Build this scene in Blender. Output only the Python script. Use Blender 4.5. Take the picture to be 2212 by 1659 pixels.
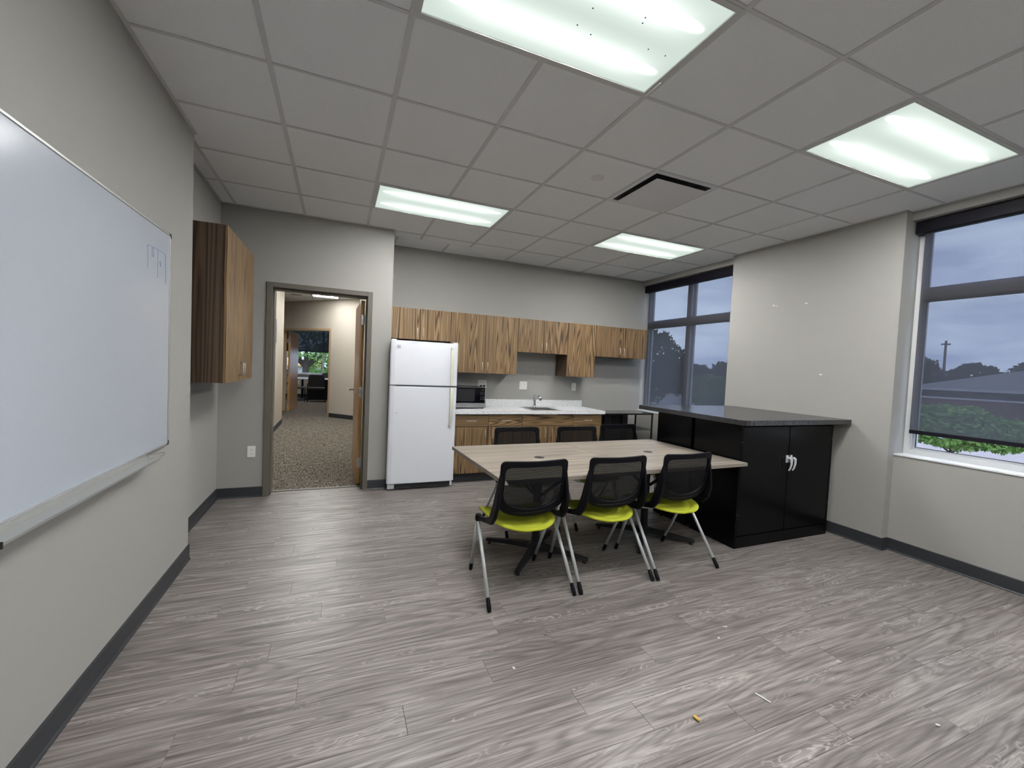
import bpy, bmesh, math, random
from mathutils import Vector, Matrix
random.seed(7)
for o in list(bpy.data.objects): bpy.data.objects.remove(o)
SC = bpy.context.scene
COL = SC.collection
PI = math.pi
H = 2.902          # ceiling height
T = 0.6096         # ceiling grid module

# ------------------------------------------------------------------ camera, world, exposure
cam_d = bpy.data.cameras.new('camera'); cam = bpy.data.objects.new('camera', cam_d); COL.objects.link(cam)
cam_d.sensor_width = 36.0; cam_d.sensor_fit = 'HORIZONTAL'; cam_d.lens = 14.839
cam_d.clip_start = 0.02; cam_d.clip_end = 500
_r = Vector((0.924337, -0.378918, 0.044961)); _u = Vector((-0.026878, 0.05288, 0.998239)); _f = Vector((0.380629, 0.923918, -0.038694))
_m = Matrix((( _r.x, _u.x, -_f.x), (_r.y, _u.y, -_f.y), (_r.z, _u.z, -_f.z))).to_4x4()
cam.matrix_world = Matrix.Translation((0.9708, -1.8872, 1.43395)) @ _m
SC.camera = cam
SC.view_settings.view_transform = 'Standard'
SC.view_settings.look = 'None'
SC.view_settings.gamma = 1.0
SC.view_settings.use_curve_mapping = False
SC.view_settings.exposure = 0.0
SKY_STRENGTH = 3.75
LAMP_PEAK = 368.0

world = bpy.data.worlds.new('world'); SC.world = world; world.use_nodes = True
wt = world.node_tree; wt.nodes.clear()
def N(nt, typ, **kw):
    n = nt.nodes.new(typ)
    for k, v in kw.items():
        if k in n.inputs.keys() if hasattr(n.inputs, 'keys') else False: n.inputs[k].default_value = v
        else: setattr(n, k, v)
    return n
wc = N(wt, 'ShaderNodeTexCoord'); wm = N(wt, 'ShaderNodeMapping'); wm.inputs['Scale'].default_value = (1.0, 1.0, 4.5)
wn = N(wt, 'ShaderNodeTexNoise'); wn.inputs['Scale'].default_value = 3.2; wn.inputs['Detail'].default_value = 6; wn.inputs['Roughness'].default_value = .55
wr = N(wt, 'ShaderNodeValToRGB')
wr.color_ramp.elements[0].position = .38; wr.color_ramp.elements[0].color = (.38, .46, .74, 1)
wr.color_ramp.elements[1].position = .62; wr.color_ramp.elements[1].color = (.68, .78, 1.06, 1)
wb = N(wt, 'ShaderNodeBackground'); wb.inputs['Strength'].default_value = SKY_STRENGTH
wo = N(wt, 'ShaderNodeOutputWorld')
wt.links.new(wc.outputs['Generated'], wm.inputs['Vector']); wt.links.new(wm.outputs[0], wn.inputs['Vector'])
wt.links.new(wn.outputs['Fac'], wr.inputs['Fac']); wt.links.new(wr.outputs[0], wb.inputs['Color']); wt.links.new(wb.outputs[0], wo.inputs['Surface'])

# ------------------------------------------------------------------ materials
def lin(c):
    def f(v):
        v /= 255.0
        return v / 12.92 if v <= .04045 else ((v + .055) / 1.055) ** 2.4
    return (f(c[0]), f(c[1]), f(c[2]), 1.0)
def pmat(name, col, rough=.5, metal=0.0, spec=.5, coat=0.0, noise=0.0, nscale=30, bump=0.0, bscale=200, emis=None, estr=0):
    m = bpy.data.materials.new(name); m.use_nodes = True; nt = m.node_tree
    p = nt.nodes['Principled BSDF']
    col = tuple(col) if len(col) == 4 else tuple(col) + (1,)
    p.inputs['Base Color'].default_value = col; p.inputs['Roughness'].default_value = rough
    p.inputs['Metallic'].default_value = metal; p.inputs['Specular IOR Level'].default_value = spec
    p.inputs['Coat Weight'].default_value = coat
    tc = None
    if noise or bump: tc = nt.nodes.new('ShaderNodeTexCoord')
    if noise:
        n = nt.nodes.new('ShaderNodeTexNoise'); n.inputs['Scale'].default_value = nscale; n.inputs['Detail'].default_value = 4
        nt.links.new(tc.outputs['Object'], n.inputs['Vector'])
        r = nt.nodes.new('ShaderNodeMapRange'); r.inputs['From Min'].default_value = .25; r.inputs['From Max'].default_value = .75
        r.inputs['To Min'].default_value = 1 - noise; r.inputs['To Max'].default_value = 1 + noise
        nt.links.new(n.outputs['Fac'], r.inputs['Value'])
        mx = nt.nodes.new('ShaderNodeVectorMath'); mx.operation = 'SCALE'; mx.inputs[0].default_value = col[:3]
        nt.links.new(r.outputs[0], mx.inputs['Scale']); nt.links.new(mx.outputs[0], p.inputs['Base Color'])
    if bump:
        n2 = nt.nodes.new('ShaderNodeTexNoise'); n2.inputs['Scale'].default_value = bscale; n2.inputs['Detail'].default_value = 3
        nt.links.new(tc.outputs['Object'], n2.inputs['Vector'])
        b = nt.nodes.new('ShaderNodeBump'); b.inputs['Strength'].default_value = bump; b.inputs['Distance'].default_value = .002
        nt.links.new(n2.outputs['Fac'], b.inputs['Height']); nt.links.new(b.outputs[0], p.inputs['Normal'])
    if emis: p.inputs['Emission Color'].default_value = tuple(emis) + (1,); p.inputs['Emission Strength'].default_value = estr
    return m

def wood_mat(name, axis, dark, mid, light, rough=.4, spec=.5, long=.9, cross=9.0, lines=55.0, line_amt=.6, fleck=0.0, fine=140.0, tint=.0, bump=.05, mid_w=.5, det=0, medl=1.0, meda=.95):
    """grain runs along `axis`; contour lines of a stretched noise field give the cathedral figure"""
    m = bpy.data.materials.new(name); m.use_nodes = True; nt = m.node_tree; L = nt.links.new
    p = nt.nodes['Principled BSDF']; p.inputs['Roughness'].default_value = rough; p.inputs['Specular IOR Level'].default_value = spec
    tc = nt.nodes.new('ShaderNodeTexCoord'); oi = nt.nodes.new('ShaderNodeObjectInfo')
    off = nt.nodes.new('ShaderNodeVectorMath'); off.operation = 'SCALE'; off.inputs[0].default_value = (37.0, 23.0, 51.0)
    L(oi.outputs['Random'], off.inputs['Scale'])
    add = nt.nodes.new('ShaderNodeVectorMath'); add.operation = 'ADD'; L(tc.outputs['Object'], add.inputs[0]); L(off.outputs[0], add.inputs[1])
    def mp(l, c):
        q = nt.nodes.new('ShaderNodeMapping'); s = [c, c, c]; s['xyz'.index(axis)] = l; q.inputs['Scale'].default_value = s
        L(add.outputs[0], q.inputs['Vector']); return q
    def noise(q, det=4, dist=0.0, rg=.55):
        n = nt.nodes.new('ShaderNodeTexNoise'); n.inputs['Scale'].default_value = 1; n.inputs['Detail'].default_value = det
        n.inputs['Distortion'].default_value = dist; n.inputs['Roughness'].default_value = rg
        L(q.outputs[0], n.inputs['Vector']); return n
    def math_(op, a, b=None, clamp=False):
        k = nt.nodes.new('ShaderNodeMath'); k.operation = op; k.use_clamp = clamp
        for i, v in enumerate((a, b)):
            if v is None: continue
            if isinstance(v, (int, float)): k.inputs[i].default_value = v
            else: L(v, k.inputs[i])
        return k.outputs[0]
    base = noise(mp(long, cross), det, .25)
    sn = math_('SINE', math_('MULTIPLY', base.outputs['Fac'], lines))
    ln = math_('POWER', math_('ADD', math_('MULTIPLY', sn, .5), .5), 2.0)
    med = noise(mp(long * medl, cross * 5), 4, .2, .6)
    fin = noise(mp(long * 6, fine), 3, 0, .6)
    v = math_('ADD', math_('MULTIPLY', ln, line_amt), math_('ADD', math_('MULTIPLY', math_('SUBTRACT', med.outputs['Fac'], .5), meda), math_('MULTIPLY', math_('SUBTRACT', fin.outputs['Fac'], .5), .8)))
    v = math_('ADD', v, .5 - line_amt * .38)
    ramp = nt.nodes.new('ShaderNodeValToRGB'); e = ramp.color_ramp.elements
    e[0].position = .12; e[0].color = tuple(light) + (1,); e[1].position = .95; e[1].color = tuple(dark) + (1,)
    k = e.new(mid_w); k.color = tuple(mid) + (1,)
    L(v, ramp.inputs['Fac'])
    out = ramp.outputs[0]
    if tint:
        mr = nt.nodes.new('ShaderNodeMapRange'); mr.inputs['To Min'].default_value = 1 - tint; mr.inputs['To Max'].default_value = 1 + tint
        L(oi.outputs['Random'], mr.inputs['Value'])
        sc = nt.nodes.new('ShaderNodeVectorMath'); sc.operation = 'SCALE'; L(out, sc.inputs[0]); L(mr.outputs[0], sc.inputs['Scale']); out = sc.outputs[0]
    if fleck:
        fn = noise(mp(long * 4.0, cross * 1.6), 2, 1.2, .5)
        f2 = math_('SINE', math_('MULTIPLY', fn.outputs['Fac'], 60.0))
        f2 = math_('POWER', math_('ADD', math_('MULTIPLY', f2, .5), .5), 5.0)
        mk = noise(mp(long * 1.5, cross * 1.1), 3, .5)
        mk = math_('MULTIPLY', math_('SUBTRACT', mk.outputs['Fac'], .53), 7.0, True)
        fac = math_('MULTIPLY', math_('MULTIPLY', f2, mk), fleck, True)
        mix = nt.nodes.new('ShaderNodeMix'); mix.data_type = 'RGBA'
        L(fac, mix.inputs['Factor']); L(out, mix.inputs[6]); mix.inputs[7].default_value = (light[0] * 1.5, light[1] * 1.5, light[2] * 1.5, 1)
        out = mix.outputs[2]
    L(out, p.inputs['Base Color'])
    if bump:
        b = nt.nodes.new('ShaderNodeBump'); b.inputs['Strength'].default_value = bump; b.inputs['Distance'].default_value = .003
        L(v, b.inputs['Height']); L(b.outputs[0], p.inputs['Normal'])
    return m

PAINT = pmat('wall_paint', (.335, .329, .311), .85, spec=.25, bump=.12, bscale=420)
PAINT_HALL = pmat('hall_paint', (.47, .43, .37), .85, spec=.25, bump=.1, bscale=420)
TILE = pmat('ceiling_tile', (.94, .95, .965), .95, spec=.1, noise=.035, nscale=160, bump=.35, bscale=500)
TEE = pmat('grid_paint', (.66, .66, .67), .5, spec=.35)
TROFFER = pmat('troffer_white', (.62, .62, .61), .45)
BASEB = pmat('vinyl_base', (.028, .031, .036), .45, noise=.08)
WOODV = wood_mat('laminate_vertical', 'z', (.028, .015, .008), (.180, .108, .048), (.285, .188, .095), rough=.42, long=.36, cross=12, lines=125, line_amt=.62, fine=210, medl=1.5, tint=.06)
WOODH = wood_mat('laminate_horizontal', 'x', (.028, .015, .008), (.180, .108, .048), (.285, .188, .095), rough=.42, long=.36, cross=13, lines=105, line_amt=.62, fine=210, medl=1.5, tint=.06)
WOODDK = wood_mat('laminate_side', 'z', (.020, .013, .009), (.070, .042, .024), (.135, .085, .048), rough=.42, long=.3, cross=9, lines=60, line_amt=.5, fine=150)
PLANK = wood_mat('vinyl_plank', 'x', (.062, .051, .047), (.178, .158, .149), (.32, .295, .28), rough=.38, spec=.38, long=.8, cross=9, lines=70, line_amt=.22, fleck=.6, fine=190, medl=2.6, meda=1.25, tint=.10, bump=.05)
UNDER = pmat('floor_joint', (.03, .025, .022), .9)
TABLEM = wood_mat('table_laminate', 'x', (.13, .105, .088), (.26, .228, .19), (.39, .35, .30), rough=.33, long=.5, cross=18, lines=22, line_amt=.45, fine=110, tint=.02, bump=.03)
TABLEEDGE = pmat('table_edge', (.22, .19, .155), .5)
DOORW = wood_mat('maple_door', 'z', (.36, .19, .085), (.50, .30, .15), (.58, .38, .21), rough=.3, long=.6, cross=6, lines=18, line_amt=.2, fine=60, bump=.01)
DOOREDGE = wood_mat('maple_edge', 'z', (.40, .19, .06), (.56, .31, .11), (.62, .37, .15), rough=.4, long=1.2, cross=6, lines=18, line_amt=.25, fine=60, bump=.01)
FRAME = pmat('door_frame_paint', (.125, .115, .095), .45)
FRAME2 = pmat('far_frame_paint', (.42, .30, .18), .5)
CHROME = pmat('chrome', (.75, .76, .78), .12, metal=1.0)
CASTM = pmat('cast_handle', (.72, .73, .77), .35, metal=.35)
NICKEL = pmat('satin_nickel', (.62, .63, .66), .32, metal=1.0)
STEEL = pmat('stainless', (.58, .58, .57), .3, metal=1.0, noise=.05, nscale=80)
WHITEA = pmat('appliance_white', (.70, .72, .775), .35, spec=.5, bump=.08, bscale=300)
HANDLEW = pmat('aged_white_plastic', (.62, .62, .52), .4)
BLACKGAP = pmat('gap_black', (.006, .006, .007), .8)
DARKG = pmat('throat_grey', (.06, .06, .065), .7)
GREYPL = pmat('grey_plastic', (.22, .22, .23), .5)
BLACKE = pmat('black_enamel', (.0025, .0025, .003), .22, spec=.16, bump=.06, bscale=160)
BLACKM = pmat('black_metal', (.006, .006, .007), .45, spec=.2)
CHAIRBLK = pmat('chair_black_plastic', (.004, .004, .006), .42, spec=.14)
LIME = pmat('lime_fabric', (.35, .38, .026), .8, spec=.2, noise=.10, nscale=220, bump=.2, bscale=600)
LEGSILVER = pmat('silver_paint', (.50, .53, .53), .35, metal=.25)
TBASE = pmat('table_base', (.018, .018, .020), .5, spec=.25)
TOPLAM = pmat('dark_laminate', (.030, .029, .032), .2, spec=.6, noise=.25, nscale=35)
WHITEPL = pmat('white_plastic', (.74, .74, .70), .35)
SLOT = pmat('slot_dark', (.02, .02, .02), .6)
ALU = pmat('aluminium', (.55, .56, .55), .35, metal=.7)
WFRAME = pmat('window_frame_white', (.62, .63, .64), .4)
WSILL = pmat('window_sill_white', (.70, .71, .72), .4)
VALANCE = pmat('shade_cassette', (.007, .006, .012), .5, spec=.2)
BOARD = pmat('whiteboard_face', (.42, .455, .515), .18, spec=.5)
INK = pmat('marker_ink', (.20, .20, .42), .5)
BLACKGL = pmat('black_glass', (.003, .003, .005), .06, spec=.25)
WINMESH = pmat('microwave_window', (.018, .018, .02), .2)
KEYGREY = pmat('key_print', (.16, .16, .17), .5)
DISPLAY = pmat('display_dim', (.03, .04, .03), .3)
VENTP = pmat('vent_paint', (.78, .78, .80), .5)
OFFGREY = pmat('office_chair_fabric', (.055, .052, .058), .8, noise=.1, nscale=150)
DESKW = pmat('desk_top_white', (.72, .73, .74), .2)
PAPER = pmat('white_paper', (.8, .8, .78), .6)
CRUMB = pmat('yellow_crumb', (.65, .42, .10), .7)
PATCH = pmat('spackle', (.62, .60, .55), .8)

def counter_mat():
    m = bpy.data.materials.new('speckled_counter'); m.use_nodes = True; nt = m.node_tree; L = nt.links.new
    p = nt.nodes['Principled BSDF']; p.inputs['Roughness'].default_value = .25
    tc = nt.nodes.new('ShaderNodeTexCoord')
    def spk(scale, th):
        v = nt.nodes.new('ShaderNodeTexVoronoi'); v.inputs['Scale'].default_value = scale; L(tc.outputs['Object'], v.inputs['Vector'])
        lt = nt.nodes.new('ShaderNodeMath'); lt.operation = 'LESS_THAN'; lt.inputs[1].default_value = .28; L(v.outputs['Distance'], lt.inputs[0])
        s = nt.nodes.new('ShaderNodeSeparateColor'); L(v.outputs['Color'], s.inputs[0])
        g = nt.nodes.new('ShaderNodeMath'); g.operation = 'GREATER_THAN'; g.inputs[1].default_value = th; L(s.outputs[0], g.inputs[0])
        k = nt.nodes.new('ShaderNodeMath'); k.operation = 'MULTIPLY'; L(lt.outputs[0], k.inputs[0]); L(g.outputs[0], k.inputs[1]); return k.outputs[0]
    a, b = spk(70, .72), spk(120, .6)
    m1 = nt.nodes.new('ShaderNodeMix'); m1.data_type = 'RGBA'; m1.inputs[6].default_value = (.72, .73, .74, 1); m1.inputs[7].default_value = (.22, .21, .21, 1); L(a, m1.inputs['Factor'])
    m2 = nt.nodes.new('ShaderNodeMix'); m2.data_type = 'RGBA'; L(m1.outputs[2], m2.inputs[6]); m2.inputs[7].default_value = (.42, .41, .40, 1); L(b, m2.inputs['Factor'])
    L(m2.outputs[2], p.inputs['Base Color']); return m
COUNTER = counter_mat()

def carpet_mat():
    m = bpy.data.materials.new('carpet_weave'); m.use_nodes = True; nt = m.node_tree; L = nt.links.new
    p = nt.nodes['Principled BSDF']; p.inputs['Roughness'].default_value = 1; p.inputs['Specular IOR Level'].default_value = .1
    tc = nt.nodes.new('ShaderNodeTexCoord')
    def nz(sx, sy, det=3):
        q = nt.nodes.new('ShaderNodeMapping'); q.inputs['Scale'].default_value = (sx, sy, 1); L(tc.outputs['Object'], q.inputs['Vector'])
        n = nt.nodes.new('ShaderNodeTexNoise'); n.inputs['Scale'].default_value = 1; n.inputs['Detail'].default_value = det; L(q.outputs[0], n.inputs['Vector']); return n.outputs['Fac']
    hx, vy = nz(11, 85), nz(85, 11)
    vo = nt.nodes.new('ShaderNodeTexVoronoi'); vo.inputs['Scale'].default_value = 15; vo.distance = 'CHEBYCHEV'; vo.inputs['Randomness'].default_value = .6; L(tc.outputs['Object'], vo.inputs['Vector'])
    s = nt.nodes.new('ShaderNodeSeparateColor'); L(vo.outputs['Color'], s.inputs[0])
    g = nt.nodes.new('ShaderNodeMath'); g.operation = 'GREATER_THAN'; g.inputs[1].default_value = .5; L(s.outputs[0], g.inputs[0])
    mx = nt.nodes.new('ShaderNodeMix'); L(g.outputs[0], mx.inputs['Factor']); L(hx, mx.inputs[2]); L(vy, mx.inputs[3])
    r = nt.nodes.new('ShaderNodeValToRGB'); e = r.color_ramp.elements
    e[0].position = .40; e[0].color = (.050, .043, .037, 1); e[1].position = .62; e[1].color = (.27, .24, .195, 1)
    k = e.new(.5); k.color = (.135, .118, .098, 1)
    L(mx.outputs[0], r.inputs['Fac']); L(r.outputs[0], p.inputs['Base Color']); return m
CARPET = carpet_mat()

def shade_mat(name, open_, tint, trans=(.068, .064, .068)):
    m = bpy.data.materials.new(name); m.use_nodes = True; nt = m.node_tree; nt.nodes.clear(); L = nt.links.new
    o = nt.nodes.new('ShaderNodeOutputMaterial'); t = nt.nodes.new('ShaderNodeBsdfTransparent'); t.inputs[0].default_value = tint + (1,)
    d = nt.nodes.new('ShaderNodeBsdfDiffuse'); d.inputs[0].default_value = (.016, .015, .019, 1)
    tr = nt.nodes.new('ShaderNodeBsdfTranslucent'); tr.inputs[0].default_value = tuple(trans) + (1,)
    ad = nt.nodes.new('ShaderNodeAddShader'); L(d.outputs[0], ad.inputs[0]); L(tr.outputs[0], ad.inputs[1])
    mx = nt.nodes.new('ShaderNodeMixShader'); mx.inputs[0].default_value = open_; L(ad.outputs[0], mx.inputs[1]); L(t.outputs[0], mx.inputs[2]); L(mx.outputs[0], o.inputs[0])
    return m
SHADE = shade_mat('solar_mesh', .175, (1, 1, 1))
SHADE_DARK = shade_mat('solar_mesh_dense', .02, (1, 1, 1), (.008, .010, .012))

def glass_mat():
    m = bpy.data.materials.new('window_glass'); m.use_nodes = True; nt = m.node_tree; nt.nodes.clear(); L = nt.links.new
    o = nt.nodes.new('ShaderNodeOutputMaterial'); t = nt.nodes.new('ShaderNodeBsdfTransparent'); t.inputs[0].default_value = (.92, .95, .94, 1)
    g = nt.nodes.new('ShaderNodeBsdfGlossy'); g.inputs['Roughness'].default_value = .02
    mx = nt.nodes.new('ShaderNodeMixShader'); mx.inputs[0].default_value = .05; L(t.outputs[0], mx.inputs[1]); L(g.outputs[0], mx.inputs[2]); L(mx.outputs[0], o.inputs[0]); return m
GLASS = glass_mat()

def mesh_back_mat():
    m = bpy.data.materials.new('chair_mesh'); m.use_nodes = True; nt = m.node_tree; nt.nodes.clear(); L = nt.links.new
    o = nt.nodes.new('ShaderNodeOutputMaterial'); t = nt.nodes.new('ShaderNodeBsdfTransparent')
    p = nt.nodes.new('ShaderNodeBsdfPrincipled'); p.inputs['Base Color'].default_value = (.005, .005, .006, 1); p.inputs['Specular IOR Level'].default_value = .2; p.inputs['Roughness'].default_value = .6
    tc = nt.nodes.new('ShaderNodeTexCoord'); s = nt.nodes.new('ShaderNodeSeparateXYZ'); L(tc.outputs['Object'], s.inputs[0])
    k = nt.nodes.new('ShaderNodeMath'); k.operation = 'MULTIPLY'; k.inputs[1].default_value = 2 * PI / .0065; L(s.outputs['Z'], k.inputs[0])
    sn = nt.nodes.new('ShaderNodeMath'); sn.operation = 'SINE'; L(k.outputs[0], sn.inputs[0])
    r = nt.nodes.new('ShaderNodeMapRange'); r.inputs['From Min'].default_value = -.2; r.inputs['From Max'].default_value = .6; r.inputs['To Min'].default_value = .02; r.inputs['To Max'].default_value = .19; L(sn.outputs[0], r.inputs['Value'])
    mx = nt.nodes.new('ShaderNodeMixShader'); L(r.outputs[0], mx.inputs[0]); L(p.outputs[0], mx.inputs[1]); L(t.outputs[0], mx.inputs[2]); L(mx.outputs[0], o.inputs[0]); return m
MESHB = mesh_back_mat()

def lens_mat(name, peak, base, half, hw):
    """prismatic troffer lens: two tube bands along local x glow through, soft green-white between"""
    m = bpy.data.materials.new(name); m.use_nodes = True; nt = m.node_tree; nt.nodes.clear(); L = nt.links.new
    o = nt.nodes.new('ShaderNodeOutputMaterial'); em = nt.nodes.new('ShaderNodeEmission')
    tc = nt.nodes.new('ShaderNodeTexCoord'); s = nt.nodes.new('ShaderNodeSeparateXYZ'); L(tc.outputs['Object'], s.inputs[0])
    def M(op, a, b=None, c=None):
        k = nt.nodes.new('ShaderNodeMath'); k.operation = op
        for i, v in enumerate((a, b, c)):
            if v is None: continue
            if isinstance(v, (int, float)): k.inputs[i].default_value = v
            else: L(v, k.inputs[i])
        return k.outputs[0]
    ay = M('SUBTRACT', M('ABSOLUTE', s.outputs['Y']), hw * .52)
    g = M('EXPONENT', M('MULTIPLY', M('MULTIPLY', ay, ay), -1.0 / (.0135 ** 2)))
    ax = M('MULTIPLY', M('SUBTRACT', half * .97, M('ABSOLUTE', s.outputs['X'])), 4.5); 
    en = nt.nodes.new('ShaderNodeMath'); en.operation = 'MINIMUM'; en.inputs[1].default_value = 1; L(M('MAXIMUM', ax, 0.0), en.inputs[0])
    vo = nt.nodes.new('ShaderNodeTexVoronoi'); vo.inputs['Scale'].default_value = 130; vo.inputs['Randomness'].default_value = 0; L(tc.outputs['Object'], vo.inputs['Vector'])
    pr = nt.nodes.new('ShaderNodeMapRange'); pr.inputs['From Max'].default_value = .7; pr.inputs['To Min'].default_value = 1.05; pr.inputs['To Max'].default_value = .9; L(vo.outputs['Distance'], pr.inputs['Value'])
    e3 = M('POWER', en.outputs[0], 3.0)
    gp = M('ADD', M('MULTIPLY', M('MULTIPLY', g, peak), e3), M('MULTIPLY', M('MULTIPLY', M('EXPONENT', M('MULTIPLY', M('MULTIPLY', ay, ay), -1.0 / (.075 ** 2))), .55), en.outputs[0]))
    v1 = nt.nodes.new('ShaderNodeVectorMath'); v1.operation = 'SCALE'; v1.inputs[0].default_value = (1.0, 1.0, .985); L(gp, v1.inputs['Scale'])
    v2 = nt.nodes.new('ShaderNodeVectorMath'); v2.operation = 'SCALE'; v2.inputs[0].default_value = base; L(pr.outputs[0], v2.inputs['Scale'])
    va = nt.nodes.new('ShaderNodeVectorMath'); va.operation = 'ADD'; L(v1.outputs[0], va.inputs[0]); L(v2.outputs[0], va.inputs[1])
    L(va.outputs[0], em.inputs['Color']); L(em.outputs[0], o.inputs[0]); return m

# ------------------------------------------------------------------ mesh helpers
ORG = {}
class MB:
    def __init__(s): s.v = []; s.f = []
    def add(s, vs, fs):
        b = len(s.v); s.v += [tuple(v) for v in vs]; s.f += [tuple(i + b for i in f) for f in fs]; return s
    def box(s, x0, x1, y0, y1, z0, z1, M=None):
        vs = [Vector((x, y, z)) for x in (x0, x1) for y in (y0, y1) for z in (z0, z1)]
        if M is not None: vs = [M @ v for v in vs]
        return s.add(vs, [(0, 1, 3, 2), (4, 6, 7, 5), (0, 4, 5, 1), (2, 3, 7, 6), (0, 2, 6, 4), (1, 5, 7, 3)])
    def tube(s, pts, r, seg=8, rad=None):
        pts = [Vector(p) for p in pts]; n = len(pts); rings = []
        t0 = (pts[1] - pts[0]).normalized(); up = Vector((0, 0, 1)) if abs(t0.z) < .9 else Vector((1, 0, 0))
        nx = t0.cross(up).normalized()
        for i, p in enumerate(pts):
            t = ((pts[min(i + 1, n - 1)] - p).normalized() + (p - pts[max(i - 1, 0)]).normalized())
            t = t.normalized() if t.length > 1e-6 else t0
            nx = (nx - t * nx.dot(t)).normalized(); ny = t.cross(nx)
            rr = rad[i] if rad else r
            rings.append([p + (nx * math.cos(2 * PI * k / seg) + ny * math.sin(2 * PI * k / seg)) * rr for k in range(seg)])
        vs = [v for q in rings for v in q]; fs = []
        for i in range(n - 1):
            for k in range(seg):
                a = i * seg + k; b = i * seg + (k + 1) % seg; fs.append((a, b, b + seg, a + seg))
        fs.append(tuple(range(seg - 1, -1, -1))); fs.append(tuple((n - 1) * seg + k for k in range(seg)))
        return s.add(vs, fs)
    def lathe(s, prof, c=(0, 0, 0), seg=20):
        vs = []; fs = []
        for r, z in prof:
            for k in range(seg): vs.append((c[0] + r * math.cos(2 * PI * k / seg), c[1] + r * math.sin(2 * PI * k / seg), c[2] + z))
        for i in range(len(prof) - 1):
            for k in range(seg):
                a = i * seg + k; b = i * seg + (k + 1) % seg; fs.append((a, b, b + seg, a + seg))
        fs.append(tuple(range(seg - 1, -1, -1))); fs.append(tuple((len(prof) - 1) * seg + k for k in range(seg)))
        return s.add(vs, fs)
    def prism(s, poly, d0, d1, fn):
        """poly of 2-D points extruded between depths d0 and d1; fn(u, v, d) -> xyz"""
        n = len(poly); vs = [fn(u, v, d0) for u, v in poly] + [fn(u, v, d1) for u, v in poly]
        fs = [tuple(range(n))[::-1], tuple(range(n, 2 * n))] + [(i, (i + 1) % n, n + (i + 1) % n, n + i) for i in range(n)]
        return s.add(vs, fs)
    def build(s, name, mat, parent=None, smooth=False, bevel=0, solid=0, local=False, sub=0):
        me = bpy.data.meshes.new(name)
        off = ORG.get(parent.name, Vector()) if (parent is not None and not local) else Vector()
        me.from_pydata([Vector(v) - off for v in s.v], [], s.f); me.materials.append(mat)
        bm = bmesh.new(); bm.from_mesh(me); bmesh.ops.recalc_face_normals(bm, faces=bm.faces); bm.to_mesh(me); bm.free()
        if smooth:
            for p in me.polygons: p.use_smooth = True
        o = bpy.data.objects.new(name, me); COL.objects.link(o)
        if parent is not None: o.parent = parent; ORG[o.name] = off
        else: ORG[o.name] = Vector()
        if solid: q = o.modifiers.new('solid', 'SOLIDIFY'); q.thickness = solid; q.offset = 0
        if bevel: q = o.modifiers.new('bevel', 'BEVEL'); q.width = bevel; q.segments = 2; q.limit_method = 'ANGLE'; q.angle_limit = .6
        if sub: q = o.modifiers.new('sub', 'SUBSURF'); q.levels = sub; q.render_levels = sub
        return o
def box(name, b, mat, parent=None, bevel=0, **kw): return MB().box(*b).build(name, mat, parent, bevel=bevel, **kw)
def tag(o, label=None, cat=None, group=None, kind=None):
    if label: o['label'] = label
    if cat: o['category'] = cat
    if group: o['group'] = group
    if kind: o['kind'] = kind
    return o
def thing(name, label, cat, loc=(0, 0, 0), rz=0, group=None, kind=None):
    o = bpy.data.objects.new(name, None); COL.objects.link(o); o.location = loc; o.rotation_euler = (0, 0, rz); o.empty_display_size = .1
    ORG[o.name] = Vector(loc); return tag(o, label, cat, group, kind)
def copy_tree(o, parent=None):
    c = o.copy(); COL.objects.link(c)
    if parent is not None: c.parent = parent; c.matrix_parent_inverse = o.matrix_parent_inverse
    for ch in list(o.children): copy_tree(ch, c)
    return c
def struct(name, boxes, mat, parent=None, label=None):
    m = MB()
    for b in boxes: m.box(*b)
    o = m.build(name, mat, parent)
    if parent is None: o['kind'] = 'structure'
    return o

# ================================================================== room shell
Z1 = 3.0
FS = 0.842   # far window sill
struct('wall_left', [(-.30, .035, -4.32, 1.617, 0, Z1)], PAINT)
struct('wall_alcove', [(-.30, -.12, 1.617, 3.03, 0, Z1)], PAINT)
struct('wall_doorway', [(-.30, .30, 3.03, 3.23, 0, Z1), (1.275, 1.505, 3.03, 3.23, 0, Z1), (.30, 1.275, 3.03, 3.23, 2.17, Z1), (1.385, 1.505, 3.23, 3.76, 0, Z1)], PAINT)
wall_back = struct('wall_back', [(1.505, 5.66, 3.64, 3.76, 0, Z1)], PAINT)
struct('wall_rear', [(.035, 5.66, -4.32, -4.2, 0, Z1)], PAINT)
NEAR0, NEAR1 = -1.56, 0.207
FAR0, FAR1 = 1.892, 3.64
R0, R1 = -4.0, -2.3
wall_right = struct('wall_right', [
    (5.438, 5.66, -4.2, R0, 0, Z1), (5.438, 5.66, R0, R1, 0, .83), (5.438, 5.66, R0, R1, 2.83, Z1),
    (5.438, 5.66, R1, NEAR0, 0, Z1), (5.438, 5.66, NEAR0, NEAR1, 0, .83), (5.438, 5.66, NEAR0, NEAR1, 2.83, Z1),
    (5.354, 5.66, NEAR1, FAR0, 0, Z1),
    (5.438, 5.66, FAR0, FAR1, 0, FS), (5.438, 5.66, FAR0, FAR1, 2.83, Z1)], PAINT)
for k, (y, z, a, b) in enumerate(((1.338, 2.241, .012, .009), (.99, 2.223, .016, .006), (.802, 1.503, .017, .007), (1.305, 2.235, .006, .005))):
    m = MB(); m.prism([(a * math.cos(t * PI / 4) * (1 + .3 * math.sin(t * 3)), b * math.sin(t * PI / 4)) for t in range(8)], 5.352, 5.3545, lambda u, v, d: (d, y + u, z + v))
    m.build('paint_chip', PATCH, wall_right)
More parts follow.
